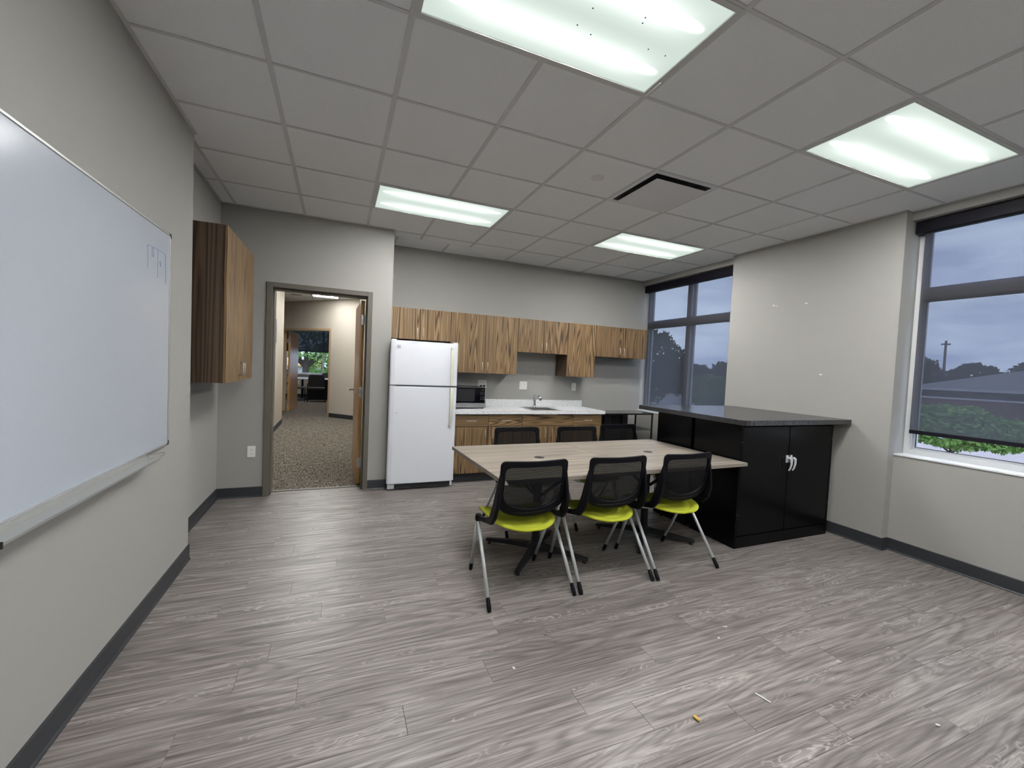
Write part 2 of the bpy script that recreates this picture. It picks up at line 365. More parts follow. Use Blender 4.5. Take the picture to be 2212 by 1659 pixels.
for x, z in ((3.60, 1.36), (3.735, 1.37)):
    MB().tube([(x, 3.641, z + .02), (x, 3.63, z + .02), (x, 3.627, z - .02)], .003, 6).build('wall_hook', GREYPL, wall_back)

# ---- floor: individual vinyl planks, rows 0.1524 deep, 1.22 long, with the photographed staggering where it shows
floor = struct('floor', [(-.12, 5.438, -4.2, 1.617, -.06, -.004), (-.12, 5.438, 1.617, 3.64, -.06, -.004), (.30, 1.28, 3.2, 3.24, -.06, -.004)], UNDER)
PW, PL = .1524, 1.2192
phase = {-3: 1.972, -4: 2.19, -5: 2.586, 2: .697, 1: .587, 0: .842, -2: 1.256, -1: .44, 6: .737, 4: .917, 7: .478, 3: 1.25, 5: 1.61, 8: .993, 9: 1.178, -7: 3.44, -6: 2.93}
pcache = {}
def plank(x0, x1, y0, y1):
    key = (round(x1 - x0, 3), round(y1 - y0, 3)); g = .0005
    if key not in pcache:
        w, d = (x1 - x0) / 2 - g, (y1 - y0) / 2 - g; c = .0011
        vs = [(-w, -d, -.004), (w, -d, -.004), (w, d, -.004), (-w, d, -.004), (-w, -d, -c), (w, -d, -c), (w, d, -c), (-w, d, -c), (-w + c, -d + c, 0), (w - c, -d + c, 0), (w - c, d - c, 0), (-w + c, d - c, 0)]
        fs = [(8, 9, 10, 11)] + [(i, (i + 1) % 4, 4 + (i + 1) % 4, 4 + i) for i in range(4)] + [(4 + i, 4 + (i + 1) % 4, 8 + (i + 1) % 4, 8 + i) for i in range(4)]
        me = bpy.data.meshes.new('plank'); me.from_pydata(vs, [], fs); me.materials.append(PLANK); pcache[key] = me
    o = bpy.data.objects.new('plank', pcache[key]); COL.objects.link(o); o.parent = floor; o.location = ((x0 + x1) / 2, (y0 + y1) / 2, 0)
for k in range(-28, 24):
    y0 = .003 + PW * k; y1 = y0 + PW
    y0, y1 = max(y0, -4.2), min(y1, 3.64)
    if y1 - y0 < .02: continue
    xl = .035 if y1 <= 1.617 + .06 else -.12
    if y0 >= 3.02: xl = 1.505
    s = phase.get(k, random.Random(k).uniform(0, PL)); s -= PL * math.ceil((s - xl) / PL)
    while s < 5.438:
        a, b = max(s, xl), min(s + PL, 5.438)
        if b - a > .03: plank(a, b, y0, y1)
        s += PL
plank(.335, 1.247, 3.051, 3.16)

# ---- baseboards (rubber cove base)
def cove(name, segs):
    m = MB()
    for (ax, ay, bx, by, nx, ny) in segs:      # wall line a->b, room-side normal n
        prof = [(0, .001), (.016, .001), (.014, .007), (.008, .014), (.0075, .10), (.005, .104), (0, .105)]
        n = len(prof); a = [(ax + nx * d, ay + ny * d, z) for d, z in prof]; b = [(bx + nx * d, by + ny * d, z) for d, z in prof]
        m.add(a + b, [(i, (i + 1) % n, n + (i + 1) % n, n + i) for i in range(n)] + [tuple(range(n))[::-1], tuple(range(n, 2 * n))])
    o = m.build(name, BASEB); o['kind'] = 'structure'; return o
cove('baseboard_left', [(.035, -4.2, .035, 1.625, 1, 0), (.043, 1.617, -.12, 1.617, 0, 1)])
cove('baseboard_alcove', [(-.12, 1.617, -.12, 3.03, 1, 0)])
cove('baseboard_doorway', [(-.12, 3.03, .278, 3.03, 0, -1), (1.299, 3.03, 1.513, 3.03, 0, -1)])
cove('baseboard_back', [(4.40, 3.64, 5.438, 3.64, 0, -1)])
cove('baseboard_right', [(5.438, -4.2, 5.438, .207, -1, 0), (5.346, .207, 5.438, .207, 0, -1), (5.354, .199, 5.354, 1.9, -1, 0), (5.346, 1.892, 5.438, 1.892, 0, 1), (5.438, 1.892, 5.438, 3.64, -1, 0)])
cove('baseboard_rear', [(.035, -4.2, 5.438, -4.2, 0, 1)])

# ---- ceiling: lay-in tiles in a tee grid
ceiling = struct('ceiling', [(-.30, 5.66, -4.32, 3.76, 3.0, 3.12)], TILE)  # unseen slab above the tiles, added to keep world light out of the room
LIGHTS = [(2, -1), (6, -1), (2, 3), (6, 3), (2, -5), (6, -5)]
skip = set()
for i, j in LIGHTS: skip |= {(i, j), (i + 1, j)}
skip.add((5, 1))
tcache = {}
for i in range(-1, 9):
    for j in range(-7, 6):
        if (i, j) in skip: continue
        x0, x1 = max(i * T, -.12), min((i + 1) * T, 5.438); y0, y1 = max(j * T, -4.2), min((j + 1) * T, 3.64)
        if i == -1 and j < 2: continue
        if j < 2 and i == 0: x0 = .035
        if j == 4 and x0 < 1.4 and i <= 1: y1 = 3.03
        if j == 5:
            if i < 2: continue
            x0 = max(x0, 1.505)
        key = (round(x1 - x0, 3), round(y1 - y0, 3))
        if key not in tcache:
            w, d = (x1 - x0) / 2 - .0045, (y1 - y0) / 2 - .0045; c = .006; z = .016
            vs = [(-w, -d, z), (w, -d, z), (w, d, z), (-w, d, z), (-w, -d, .006), (w, -d, .006), (w, d, .006), (-w, d, .006), (-w + c, -d + c, .0035), (w - c, -d + c, .0035), (w - c, d - c, .0035), (-w + c, d - c, .0035)]
            fs = [(11, 10, 9, 8), (0, 1, 2, 3)] + [(i2, 4 + i2, 4 + (i2 + 1) % 4, (i2 + 1) % 4) for i2 in range(4)] + [(4 + i2, 8 + i2, 8 + (i2 + 1) % 4, 4 + (i2 + 1) % 4) for i2 in range(4)]
            me = bpy.data.meshes.new('ceiling_tile'); me.from_pydata(vs, [], fs); me.materials.append(TILE); tcache[key] = me
        o = bpy.data.objects.new('ceiling_tile', tcache[key]); COL.objects.link(o); o.parent = ceiling; o.location = ((x0 + x1) / 2, (y0 + y1) / 2, H)
hw = .0125
for i in range(0, 9):
    y0, y1 = -4.2, 3.64
    if i <= 2: y1 = 3.03
    if i == 0: y0 = 1.617
    yy = y0
    for (li, lj) in sorted(LIGHTS, key=lambda q: q[1]):
        if i == li + 1:
            box('grid_tee', (i * T - hw, i * T + hw, yy, lj * T, H - .001, H + .003), TEE, ceiling); yy = (lj + 1) * T
    box('grid_tee', (i * T - hw, i * T + hw, yy, y1, H - .001, H + .003), TEE, ceiling)
for j in range(-6, 6):
    x0 = .035 if j <= 2 else -.12
    if j == 5: x0 = 1.505
    box('grid_tee', (x0, 5.438, j * T - .009, j * T + .009, H - .0005, H + .003), TEE, ceiling)
for b in ((.035, .055, -4.2, 1.617), (-.12, .035, 1.617, 1.637), (-.12, -.10, 1.617, 3.03), (-.12, 1.505, 3.01, 3.03), (1.505, 1.525, 3.03, 3.64), (1.505, 5.438, 3.62, 3.64), (5.334, 5.354, .207, 1.892), (5.418, 5.438, 1.892, 3.62), (5.418, 5.438, -4.2, .207)):
    box('wall_angle', b + (H - .0015, H + .003), TEE, ceiling)

# ---- doorway with steel frame and open leaf
door1 = thing('door_1', None, None, (.79, 3.13, 0), kind='structure')
m = MB()
for x0, x1, s0, s1 in ((.281, .334, .334, .350), (1.247, 1.297, 1.232, 1.247)):
    m.box(x0, x1, 3.016, 3.246, 0, 2.19); m.box(s0, s1, 3.07, 3.19, 0, 2.14)
m.box(.334, 1.247, 3.016, 3.246, 2.14, 2.19); m.box(.350, 1.232, 3.07, 3.19, 2.125, 2.14)
m.build('door_frame', FRAME, door1, bevel=.003)
box('threshold', (.334, 1.247, 3.16, 3.205, -.002, .007), FRAME, door1, bevel=.002)
LM = Matrix.Translation((1.232, 3.262, 0)) @ Matrix.Rotation(math.radians(1.4), 4, 'Z')
leaf = MB().box(-.044, -.0015, 0, .905, .012, 2.122, M=LM).build('door_leaf', DOORW, door1)
MB().box(-.043, -.0025, -.0015, 0, .012, 2.122, M=LM).build('leaf_edge', DOOREDGE, leaf)
for zc in (1.903, 1.078, .254):
    m = MB(); m.box(-.036, 0.0, -.0035, -.001, zc - .057, zc + .057, M=LM); m.tube([LM @ Vector((.004, -.004, zc - .057)), LM @ Vector((.004, -.004, zc + .057))], .006, 8)
    m.box(.006, .009, -.045, .004, zc - .057, zc + .057, M=LM)
    hg = m.build('hinge', NICKEL, leaf)
    m = MB()
    for dz in (-.04, -.014, .014, .04): m.tube([LM @ Vector((-.02 - .006 * (1 if dz in (-.014, .04) else -1), -.0055, zc + dz)), LM @ Vector((-.02 - .006 * (1 if dz in (-.014, .04) else -1), -.003, zc + dz))], .0045, 8)
    m.build('hinge_screw', CHROME, hg)
for sx, s in ((-.044, -1), (-.0015, 1)):
    m = MB(); m.tube([LM @ Vector((sx, .84, 1.05)), LM @ Vector((sx + s * .008, .84, 1.05))], .031, 16); m.tube([LM @ Vector((sx, .84, 1.05)), LM @ Vector((sx + s * .05, .84, 1.05)), LM @ Vector((sx + s * .066, .828, 1.05)), LM @ Vector((sx + s * .068, .73, 1.048))], .0115, 10)
    m.build('lever_handle', CASTM, leaf, smooth=True)

# ---- windows
def window(n, y0, y1, sill, mulls, flush_far=False):
    w = thing('window_%d' % n, None, None, (5.6, (y0 + y1) / 2, sill), kind='structure')
    top = 2.83; a, b = 5.575, 5.65; fw = .048
    m = MB()
    m.box(a, b, y0, y0 + fw, sill, top); m.box(a, b, y1 - fw, y1, sill, top)
    m.box(a + .0012, b - .001, y0 + fw - .001, y1 - fw + .001, sill, sill + .055); m.box(a + .0012, b - .001, y0 + fw - .001, y1 - fw + .001, top - .05, top - .001)
    m.box(a - .008, b - .002, y0 + fw - .001, y1 - fw + .001, 2.17, 2.255)
    for yc in mulls: m.box(a - .011, b - .003, yc - .042, yc + .042, sill + .002, top - .002)
    # glazing stops, set back one step inside every light
    ys = [y0 + fw] + [v for yc in mulls for v in (yc - .042, yc + .042)] + [y1 - fw]
    for k in range(0, len(ys), 2):
        for z0, z1 in ((sill + .055, 2.17), (2.255, top - .05)):
            m.box(a + .025, b - .005, ys[k] - .001, ys[k] + .018, z0 - .001, z1 + .001); m.box(a + .025, b - .005, ys[k + 1] - .018, ys[k + 1] + .001, z0 - .001, z1 + .001)
            m.box(a + .027, b - .007, ys[k], ys[k + 1], z0 - .001, z0 + .015); m.box(a + .027, b - .007, ys[k], ys[k + 1], z1 - .015, z1 + .001)
    m.build('window_frame', WFRAME, w)
    g = MB()
    for k in range(0, len(ys), 2):
        for z0, z1 in ((sill + .055, 2.17), (2.255, top - .05)):
            # thin dark gasket line next to the glass
            for q in ((ys[k] + .018, ys[k] + .023, z0, z1), (ys[k + 1] - .023, ys[k + 1] - .018, z0, z1), (ys[k], ys[k + 1], z0 + .015, z0 + .02), (ys[k], ys[k + 1], z1 - .02, z1 - .015)):
                g.box(a + .03, a + .036, *q)
            MB().box(a + .04, a + .046, ys[k] + .01, ys[k + 1] - .01, z0 + .008, z1 - .008).build('glass_pane', GLASS, w)
    g.build('gasket', SLOT, w)
    return w
window(1, FAR0, FAR1, FS, [2.765])
window(2, NEAR0, NEAR1, .83, [-.68])
window(3, R0, R1, .83, [-3.15])  # unseen window behind the camera, added for the daylight it lets in
for n, (y0, y1, z) in enumerate(((FAR0, FAR1, FS), (NEAR0, NEAR1, .83), (R0, R1, .83))):
    s = box('window_sill' if n == 0 else 'window_sill', (5.43, 5.575, y0 + .001, y1 - .001, z - .002, z + .012), WSILL, None, bevel=.002); s.name = 'trim_%d' % (n + 1); s['kind'] = 'structure'
def roller_shade(label, y0, y1, bottom, f0, f1, group):
    s = thing('roller_shade', label, 'window shade', (5.52, (y0 + y1) / 2, bottom), group=group)
    box('cassette', (5.475, 5.565, y0, y1, 2.722, 2.815), VALANCE, s, bevel=.003)
    m = MB(); m.add([(5.52, f0, bottom + .02), (5.52, f1, bottom + .02), (5.52, f1, 2.73), (5.52, f0, 2.73)], [(0, 1, 2, 3)]); m.build('shade_fabric', SHADE, s)
    box('hem_bar', (5.513, 5.526, f0, f1, bottom, bottom + .032), VALANCE, s, bevel=.003)
    return s
roller_shade('dark mesh roller shade lowered behind the black cabinets, beside the kitchen wall', 1.90, 3.632, .862, 1.93, 3.575, 'roller shades on the right-hand windows')
roller_shade('dark mesh roller shade at the right picture edge, stopping short of the sill', -1.55, .197, 1.025, -1.51, .150, 'roller shades on the right-hand windows')
roller_shade('dark mesh roller shade on the added rearmost window behind the camera, raised to admit light', -3.99, -2.31, 1.95, -3.95, -2.36, 'roller shades on the right-hand windows')  # kept half open so sky light from the unseen window reaches the ceiling

# ---- hall and office beyond the doorway
struct('wall_hall_left', [(-.30, -.145, 3.23, 8.45, 0, Z1), (-3.1, -.30, 8.33, 8.45, 0, Z1)], PAINT_HALL)
struct('wall_hall_right', [(1.40, 1.505, 3.76, 9.3, 0, Z1)], PAINT_HALL)
DX = Matrix(((.69, .72, 0), (-.72, .69, 0), (0, 0, 1))).to_4x4()
DX = Matrix.Translation((.775, 9.50, 0)) @ DX
OPW = -1.78
m = MB(); m.box(0, 1.1, 0, .12, 0, Z1, M=DX); m.box(OPW, 0, 0, .12, 2.17, Z1, M=DX); m.box(-4.6, OPW, 0, .12, 0, Z1, M=DX)
m.build('wall_hall_diagonal', PAINT_HALL)['kind'] = 'structure'
struct('wall_office_left', [(-3.1, -3.0, 8.45, 15.72, 0, Z1)], PAINT_HALL)
struct('wall_office_right', [(2.6, 2.7, 9.2, 15.72, 0, Z1), (1.505, 2.7, 9.2, 9.3, 0, Z1)], PAINT_HALL)
struct('wall_office_window', [(-3.1, -1.8, 15.6, 15.75, 0, Z1), (1.9, 2.7, 15.6, 15.75, 0, Z1), (-1.8, 1.9, 15.6, 15.75, 0, .845), (-1.8, 1.9, 15.6, 15.75, 2.75, Z1)], PAINT_HALL)
struct('floor_hall', [(-3.1, 2.7, 3.205, 15.75, -.06, .003)], CARPET)
ch = struct('ceiling_hall', [(-3.1, 2.7, 3.23, 15.75, 2.90, 3.0)], TILE)
for x in [-.265 + .61 * k for k in range(-3, 5)]:
    box('grid_tee', (x - .012, x + .012, 3.25, 15.6, 2.897, 2.9), TEE, ch)
for k in range(-2, 10):
    box('grid_tee', (-3, 2.6, 8.1 + .61 * k - .01, 8.1 + .61 * k + .01, 2.8975, 2.9), TEE, ch)
cove('baseboard_hall', [(-.145, 3.25, -.145, 8.45, 1, 0), (-3.0, 15.6, 2.6, 15.6, 0, -1), (1.40, 3.76, 1.40, 8.9, -1, 0)])
m = MB(); m.box(0.003, 1.0, -.010, 0, .001, .105, M=DX); m.build('baseboard_diagonal', BASEB)['kind'] = 'structure'
door2 = thing('door_2', None, None, tuple(DX @ Vector((OPW / 2, 0, 0))), kind='structure')
m = MB(); m.box(-.05, .004, -.012, .13, 0, 2.20, M=DX); m.box(OPW, OPW + .05, -.012, .13, 0, 2.20, M=DX); m.box(OPW + .05, -.05, -.012, .13, 2.14, 2.20, M=DX)
m.build('door_frame', FRAME2, door2, bevel=.004)
L2 = Matrix.Translation(DX @ Vector((OPW + .13, .12, 0))) @ Matrix.Rotation(math.radians(-8), 4, 'Z')
leaf2 = MB().box(0, .044, 0, .90, .012, 2.125, M=L2).build('door_leaf', DOORW, door2)
MB().box(.001, .043, -.002, 0, .012, 2.125, M=L2).build('leaf_edge', DOOREDGE, leaf2)
for zc in (1.88, 1.07, .25): MB().box(-.035, .03, -.006, -.002, zc - .055, zc + .055, M=L2).build('hinge', GREYPL, leaf2)
w4 = thing('window_4', None, None, (0, 15.68, .845), kind='structure')
m = MB()
for x0, x1 in ((-1.8, -1.75), (1.85, 1.9), (.39, .45), (-.85, -.79)): m.box(x0, x1, 15.63, 15.72, .846, 2.749)
for z0, z1 in ((.845, .90), (2.70, 2.75)): m.box(-1.75, 1.85, 15.632, 15.718, z0, z1)
m.build('window_frame', WFRAME, w4)
for x0, x1 in ((-1.75, -.85), (-.79, .39), (.45, 1.85)): MB().box(x0, x1, 15.67, 15.675, .90, 2.70).build('glass_pane', GLASS, w4)
MB().box(-1.8, 1.9, 15.54, 15.64, .835, .85).build('window_sill', WSILL, w4)
s = thing('roller_shade', 'half-lowered dark roller shade in the office seen through both doorways', 'window shade', (0, 15.6, 1.69), group=None)
MB().add([(-1.78, 15.55, 1.70), (1.88, 15.55, 1.70), (1.88, 15.55, 2.70), (-1.78, 15.55, 2.70)], [(0, 1, 2, 3)]).build('shade_fabric', SHADE_DARK, s); box('hem_bar', (-1.78, 1.88, 15.545, 15.557, 1.675, 1.705), VALANCE, s); box('cassette', (-1.79, 1.89, 15.50, 15.57, 2.69, 2.78), VALANCE, s)

# ================================================================== ceiling fixtures
def troffer(label, x0, y0, z=H, peak=LAMP_PEAK, group='fluorescent troffers in the tiled ceiling'):
    cx, cy = x0 + T, y0 + T / 2
    t = thing('ceiling_light', label, 'ceiling light', (cx, cy, z), group=group)
    a, b = T - .004, T / 2 - .004; li, lj = T - .030, T / 2 - .028
    m = MB()
    for q in ((-a, a, -b, -lj), (-a, a, lj, b), (-a, -li, -lj, lj), (li, a, -lj, lj)): m.box(q[0], q[1], q[2], q[3], -.004, .012)
    m.build('lens_frame', TROFFER, t, local=True)
    m = MB(); m.box(-a, a, -b, b, .06, .07)
    for q in ((-a, -a + .004, -b, b), (a - .004, a, -b, b), (-a, a, -b, -b + .004), (-a, a, b - .004, b)): m.box(q[0], q[1], q[2], q[3], .012, .06)
    m.build('housing', TROFFER, t, local=True)
    m = MB(); m.add([(-li, -lj, .003), (li, -lj, .003), (li, lj, .003), (-li, lj, .003)], [(0, 3, 2, 1)])
    lens = m.build('lens', LENS, t, local=True)
    for q in ((-.35, -b - .0), (.42, -b)): pass
    return t, lens
LENS = lens_mat('troffer_lens', LAMP_PEAK, (.70, .81, .74), T - .03, T / 2 - .028)
t1, l1 = troffer('large ceiling troffer cut off by the top picture edge', 2 * T, -1 * T)
random.seed(3)
for q in range(9):
    x, y = random.uniform(-.1, .5), random.uniform(-.12, .2)
    MB().lathe([(.003, 0), (.0035, .001), (.002, .002)], (x, y, .0005), 8).build('dead_insect', SLOT, l1, local=True)
MB().tube([(T - .012, .17, -.008), (T - .012, .285, -.008)], .003, 6).build('lens_latch', WHITEPL, t1, local=True)
troffer('ceiling troffer at the right, in front of the near window', 6 * T, -1 * T)
troffer('ceiling troffer at the left, in front of the doorway wall and fridge', 2 * T, 3 * T)
troffer('small-looking ceiling troffer nearest the far window', 6 * T, 3 * T)
troffer('ceiling troffer behind the camera, left', 2 * T, -5 * T)
troffer('ceiling troffer behind the camera, right', 6 * T, -5 * T)
LENSH = lens_mat('hall_lens', LAMP_PEAK * .66, (2.2, 2.3, 2.2), T - .03, T / 2 - .028)
def hall_light(label, cx, cy, rz):
    t = thing('ceiling_light', label, 'ceiling light', (cx, cy, 2.899), rz, group='hall and office troffers')
    m = MB()
    for q in ((-.61, .61, -.305, -.275), (-.61, .61, .275, .305), (-.61, -.58, -.275, .275), (.58, .61, -.275, .275)): m.box(q[0], q[1], q[2], q[3], -.008, 0)
    m.build('lens_frame', TROFFER, t, local=True)
    MB().add([(-.58, -.275, -.003), (.58, -.275, -.003), (.58, .275, -.003), (-.58, .275, -.003)], [(0, 3, 2, 1)]).build('lens', LENSH, t, local=True)
hall_light('hall ceiling light seen through the top of the doorway', .645, 8.60, PI / 2)
hall_light('added fill light midway along the corridor ceiling, unseen behind the door head', .645, 6.9, PI / 2)  # extra unseen fixture, added to spread light along the corridor
hall_light('added fill light on the hall ceiling just outside the doorway, unseen behind its head', .645, 5.3, PI / 2)  # second unseen fixture, added so the corridor is lit more evenly
hall_light('office ceiling light beyond the far doorway', .2, 13.2, 0)
# supply diffuser (plaque face), cell (5,1)
dc = thing('ceiling_vent', 'square grey plaque air diffuser in the ceiling grid', 'ceiling vent', (5.5 * T, 1.5 * T, H))
a = T / 2 - .004; m = MB(); f = .030
for q in ((-a, a, -a, -a + f), (-a, a, a - f, a), (-a, -a + f, -a + f, a - f), (a - f, a, -a + f, a - f)): m.box(q[0], q[1], q[2], q[3], -.003, .004)
m.build('flange', VENTP, dc, bevel=.002, local=True)
m = MB(); r0, r1 = a - f, a - f - .05
vs = [(-r0, -r0, 0), (r0, -r0, 0), (r0, r0, 0), (-r0, r0, 0), (-r1, -r1, .055), (r1, -r1, .055), (r1, r1, .055), (-r1, r1, .055)]
m.add(vs, [(i, (i + 1) % 4, 4 + (i + 1) % 4, 4 + i) for i in range(4)] + [(4, 5, 6, 7)]); m.build('throat', DARKG, dc, local=True)
m = MB(); p = .240; m.box(-p, p, -p, p, -.024, -.018); m.build('plaque', VENTP, dc, bevel=.004, local=True)
sp = thing('sprinkler_cover', 'small round flat cover plate on a ceiling tile beside the air diffuser', 'sprinkler cover', (2.754, .917, H + .0035))
MB().lathe([(.048, 0), (.049, -.004), (.044, -.006)], seg=28).build('cover_plate', pmat('cover_paint', (.80, .79, .77), .6), sp, local=True)
hv = thing('ceiling_vent', 'small slotted device on the hall ceiling seen through the doorway', 'ceiling vent', (0.03, 9.12, 2.899))
MB().box(-.12, .12, -.05, .05, -.022, 0).build('body', TROFFER, hv, local=True, bevel=.004); MB().box(-.10, .10, -.052, -.049, -.018, -.008).build('slot', SLOT, hv, local=True)

# ================================================================== whiteboard
wbd = thing('whiteboard', 'large wall-mounted whiteboard with aluminium rim and faint blue sketch', 'whiteboard', (.036, .25, .893))
WY0, WY1, WZ0, WZ1 = -.665, 1.165, .893, 2.112
box('board_panel', (.036, .050, WY0 + .006, WY1 - .006, WZ0 + .006, WZ1 - .006), BOARD, wbd)
m = MB(); f = .011
for q in ((WY0, WY1, WZ0, WZ0 + f), (WY0, WY1, WZ1 - f, WZ1), (WY0, WY0 + f, WZ0 + f, WZ1 - f), (WY1 - f, WY1, WZ0 + f, WZ1 - f)): m.box(.036, .054, *q)
m.build('rim', ALU, wbd, bevel=.002)
for y, z in ((WY0, WZ0), (WY0, WZ1), (WY1, WZ0), (WY1, WZ1)):
    sy = -1 if y > 0 else 1; sz = 1 if z < 1.5 else -1
    m = MB(); m.prism([(0, 0), (.026, 0), (.024, .010), (.012, .012), (.010, .024), (0, .026)], .036, .0565, lambda u, v, d: (d, y + sy * (u - .002), z + sz * (v - .002)))
    m.build('corner_cap', SLOT, wbd, bevel=.002)
tray = MB(); prof = [(.054, .872), (.118, .872), (.124, .878), (.124, .886), (.120, .886), (.118, .879), (.06, .879), (.06, .896), (.054, .896)]
tray.prism(prof, -.30, .845, lambda u, v, d: (u, d, v)); tray = tray.build('marker_tray', ALU, wbd)
MB().box(.054, .126, -.303, -.298, .870, .890).build('tray_end', SLOT, tray)
MB().tube([(.06, .845, .892), (.10, .90, .893), (.118, .905, .891), (.122, .88, .886), (.118, .85, .884)], .003, 6).build('tray_clip', GREYPL, tray)
m = MB()
def stroke(pts, r=.0016):
    m.tube([(.0502, y, z) for y, z in pts], r, 5)
stroke([(.855, 1.98), (.857, 1.864)]); stroke([(.855, 1.98), (.905, 1.983), (1.074, 1.985), (1.09, 1.980), (1.093, 1.95), (1.101, 1.82)]); stroke([(.985, 1.982), (.984, 1.833)])
stroke([(.907, 1.98), (.909, 1.931), (.931, 1.933), (.927, 1.98)]); stroke([(1.014, 1.929), (1.018, 1.915), (1.026, 1.902)], .003); stroke([(.860, 1.918), (.905, 1.92)], .0008)
m.build('marker_sketch', INK, wbd)

# ================================================================== cabinets
def pull(parent, p, axis, out=(0, -1, 0), L=.10, r=.0042):
    """wire pull: two posts and a bar; p = centre on the door face"""
    p = Vector(p); ax = Vector(axis); o = Vector(out); h = L / 2
    pts = [p - ax * h, p - ax * h + o * .02, p - ax * (h - .006) + o * .028, p + ax * (h - .006) + o * .028, p + ax * h + o * .02, p + ax * h]
    return MB().tube(pts, r, 8).build('handle', NICKEL, parent, smooth=True)
UF, UB = 3.31, 3.64
def wall_cab(label, x0, x1, z0, z1, doors, group='wood wall cabinets over the kitchen counter'):
    c = thing('wall_cabinet', label, 'cabinet', ((x0 + x1) / 2, UB - .002, z0), group=group)
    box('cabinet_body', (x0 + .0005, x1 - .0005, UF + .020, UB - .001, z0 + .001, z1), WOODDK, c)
    for d0, d1, side in doors:
        d = box('door', (d0 + .003, d1 - .003, UF, UF + .018, z0, z1 - .002), WOODV, c, bevel=.0012)
        hx = d1 - .036 if side > 0 else d0 + .036
        pull(d, (hx, UF, z0 + .088), (0, 0, 1))
    return c
wall_cab('short two-door wood wall cabinet directly above the white refrigerator', 1.507, 2.254, 1.722, 2.097, [(1.507, 1.874, 1), (1.874, 2.254, -1)])
wall_cab('tall two-door wood wall cabinet above the microwave', 2.254, 3.170, 1.345, 2.097, [(2.254, 2.714, 1), (2.714, 3.170, -1)])
wall_cab('short two-door wood wall cabinet above the sink', 3.170, 3.931, 1.649, 2.097, [(3.170, 3.552, 1), (3.552, 3.931, -1)])
wall_cab('tall narrow single-door wood wall cabinet right of the sink', 3.931, 4.388, 1.345, 2.097, [(3.931, 4.388, -1)])
wall_cab('short two-door wood wall cabinet at the right end, touching the window', 4.388, 5.30, 1.651, 2.097, [(4.388, 4.840, 1), (4.840, 5.30, -1)])
ac = thing('wall_cabinet', 'tall two-door wood wall cabinet alone in the alcove left of the doorway', 'cabinet', (-.119, 2.26, 1.226))
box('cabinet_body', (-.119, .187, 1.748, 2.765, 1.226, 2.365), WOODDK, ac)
for a0, a1, hy in ((1.748, 2.2565, 2.222), (2.2565, 2.765, 2.291)):
    d = box('door', (.190, .209, a0 + .0015, a1 - .0015, 1.225, 2.365), WOODV, ac, bevel=.0012)
    pull(d, (.209, hy, 1.321), (0, 0, 1), (1, 0, 0), .105)

CF = 3.03
def base_cab(label, x0, x1, doors, drawer=True, panel=True):
    c = thing('base_cabinet', label, 'cabinet', ((x0 + x1) / 2, 3.335, 0), group='wood base cabinets under the speckled counter')
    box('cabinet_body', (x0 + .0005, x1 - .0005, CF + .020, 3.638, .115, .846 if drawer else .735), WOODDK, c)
    box('toe_kick', (x0, x1, CF + .085, 3.62, .001, .114), BASEB, c)
    d = box('drawer' if drawer else 'false_front', (x0 + .0026, x1 - .0026, CF, CF + .018, .694, .834), WOODH, c, bevel=.0012)
    if drawer: pull(d, ((x0 + x1) / 2, CF, .765), (1, 0, 0), L=.115)
    for d0, d1, side in doors:
        q = box('door', (d0 + .0026, d1 - .0026, CF, CF + .018, .118, .688), WOODV, c, bevel=.0012)
        hx = d1 - .045 if side > 0 else d0 + .045
        pull(q, (hx, CF, .60), (0, 0, 1), L=.105)
    return c
base_cab('wood base cabinet with one drawer, next to the refrigerator', 2.262, 2.705, [(2.262, 2.705, 1)])
base_cab('wood base cabinet with one drawer, left of the wide sink front', 2.705, 3.161, [(2.705, 3.161, -1)])
base_cab('wide two-door wood base cabinet under the sink, plain top panel', 3.161, 3.913, [(3.161, 3.537, 1), (3.537, 3.913, -1)], drawer=False)
base_cab('narrow wood base cabinet with one drawer at the right counter end', 3.913, 4.366, [(3.913, 4.366, -1)])

ct = thing('countertop', 'white speckled laminate counter with matching backsplash', 'countertop', (3.32, 3.32, .85))
SX0, SX1, SY0, SY1 = 3.325, 3.70, 3.055, 3.455
m = MB(); z0, z1 = .849, .893; X0, X1, Y0, Y1 = 2.262, 4.398, 3.0, 3.638
for q in ((X0, SX0, Y0, Y1), (SX1, X1, Y0, Y1), (SX0, SX1, Y0, SY0), (SX0, SX1, SY1, Y1)): m.box(q[0], q[1], q[2], q[3], z0, z1)
m.build('worktop', COUNTER, ct)
box('backsplash', (X0, X1, 3.619, 3.638, .893, .986), COUNTER, ct, bevel=.002)
sk = thing('sink', 'small square stainless steel drop-in sink in the white counter', 'sink', ((SX0 + SX1) / 2, (SY0 + SY1) / 2, .74))
m = MB(); e = .022
for q in ((SX0 - e, SX1 + e, SY0 - e, SY0 + .012), (SX0 - e, SX1 + e, SY1 - .06, SY1 + e), (SX0 - e, SX0 + .012, SY0, SY1), (SX1 - .012, SX1 + e, SY0, SY1)): m.box(q[0], q[1], q[2], q[3], .893, .8965)
m.build('rim', STEEL, sk, bevel=.001)
m = MB(); a0, a1, b0, b1 = SX0 + .012, SX1 - .012, SY0 + .012, SY1 - .06
m.box(a0 - .002, a0, b0, b1, .75, .894); m.box(a1, a1 + .002, b0, b1, .75, .894); m.box(a0, a1, b0 - .002, b0, .75, .894); m.box(a0, a1, b1, b1 + .002, .75, .894); m.box(a0, a1, b0, b1, .748, .75)
m.build('bowl', STEEL, sk); MB().lathe([(.035, 0), (.032, .003), (.01, .001)], ((a0 + a1) / 2, (b0 + b1) / 2, .750)).build('drain', CHROME, sk)
fc = thing('faucet', 'chrome single-lever pull-out kitchen faucet behind the sink', 'faucet', (3.512, 3.425, .8965))
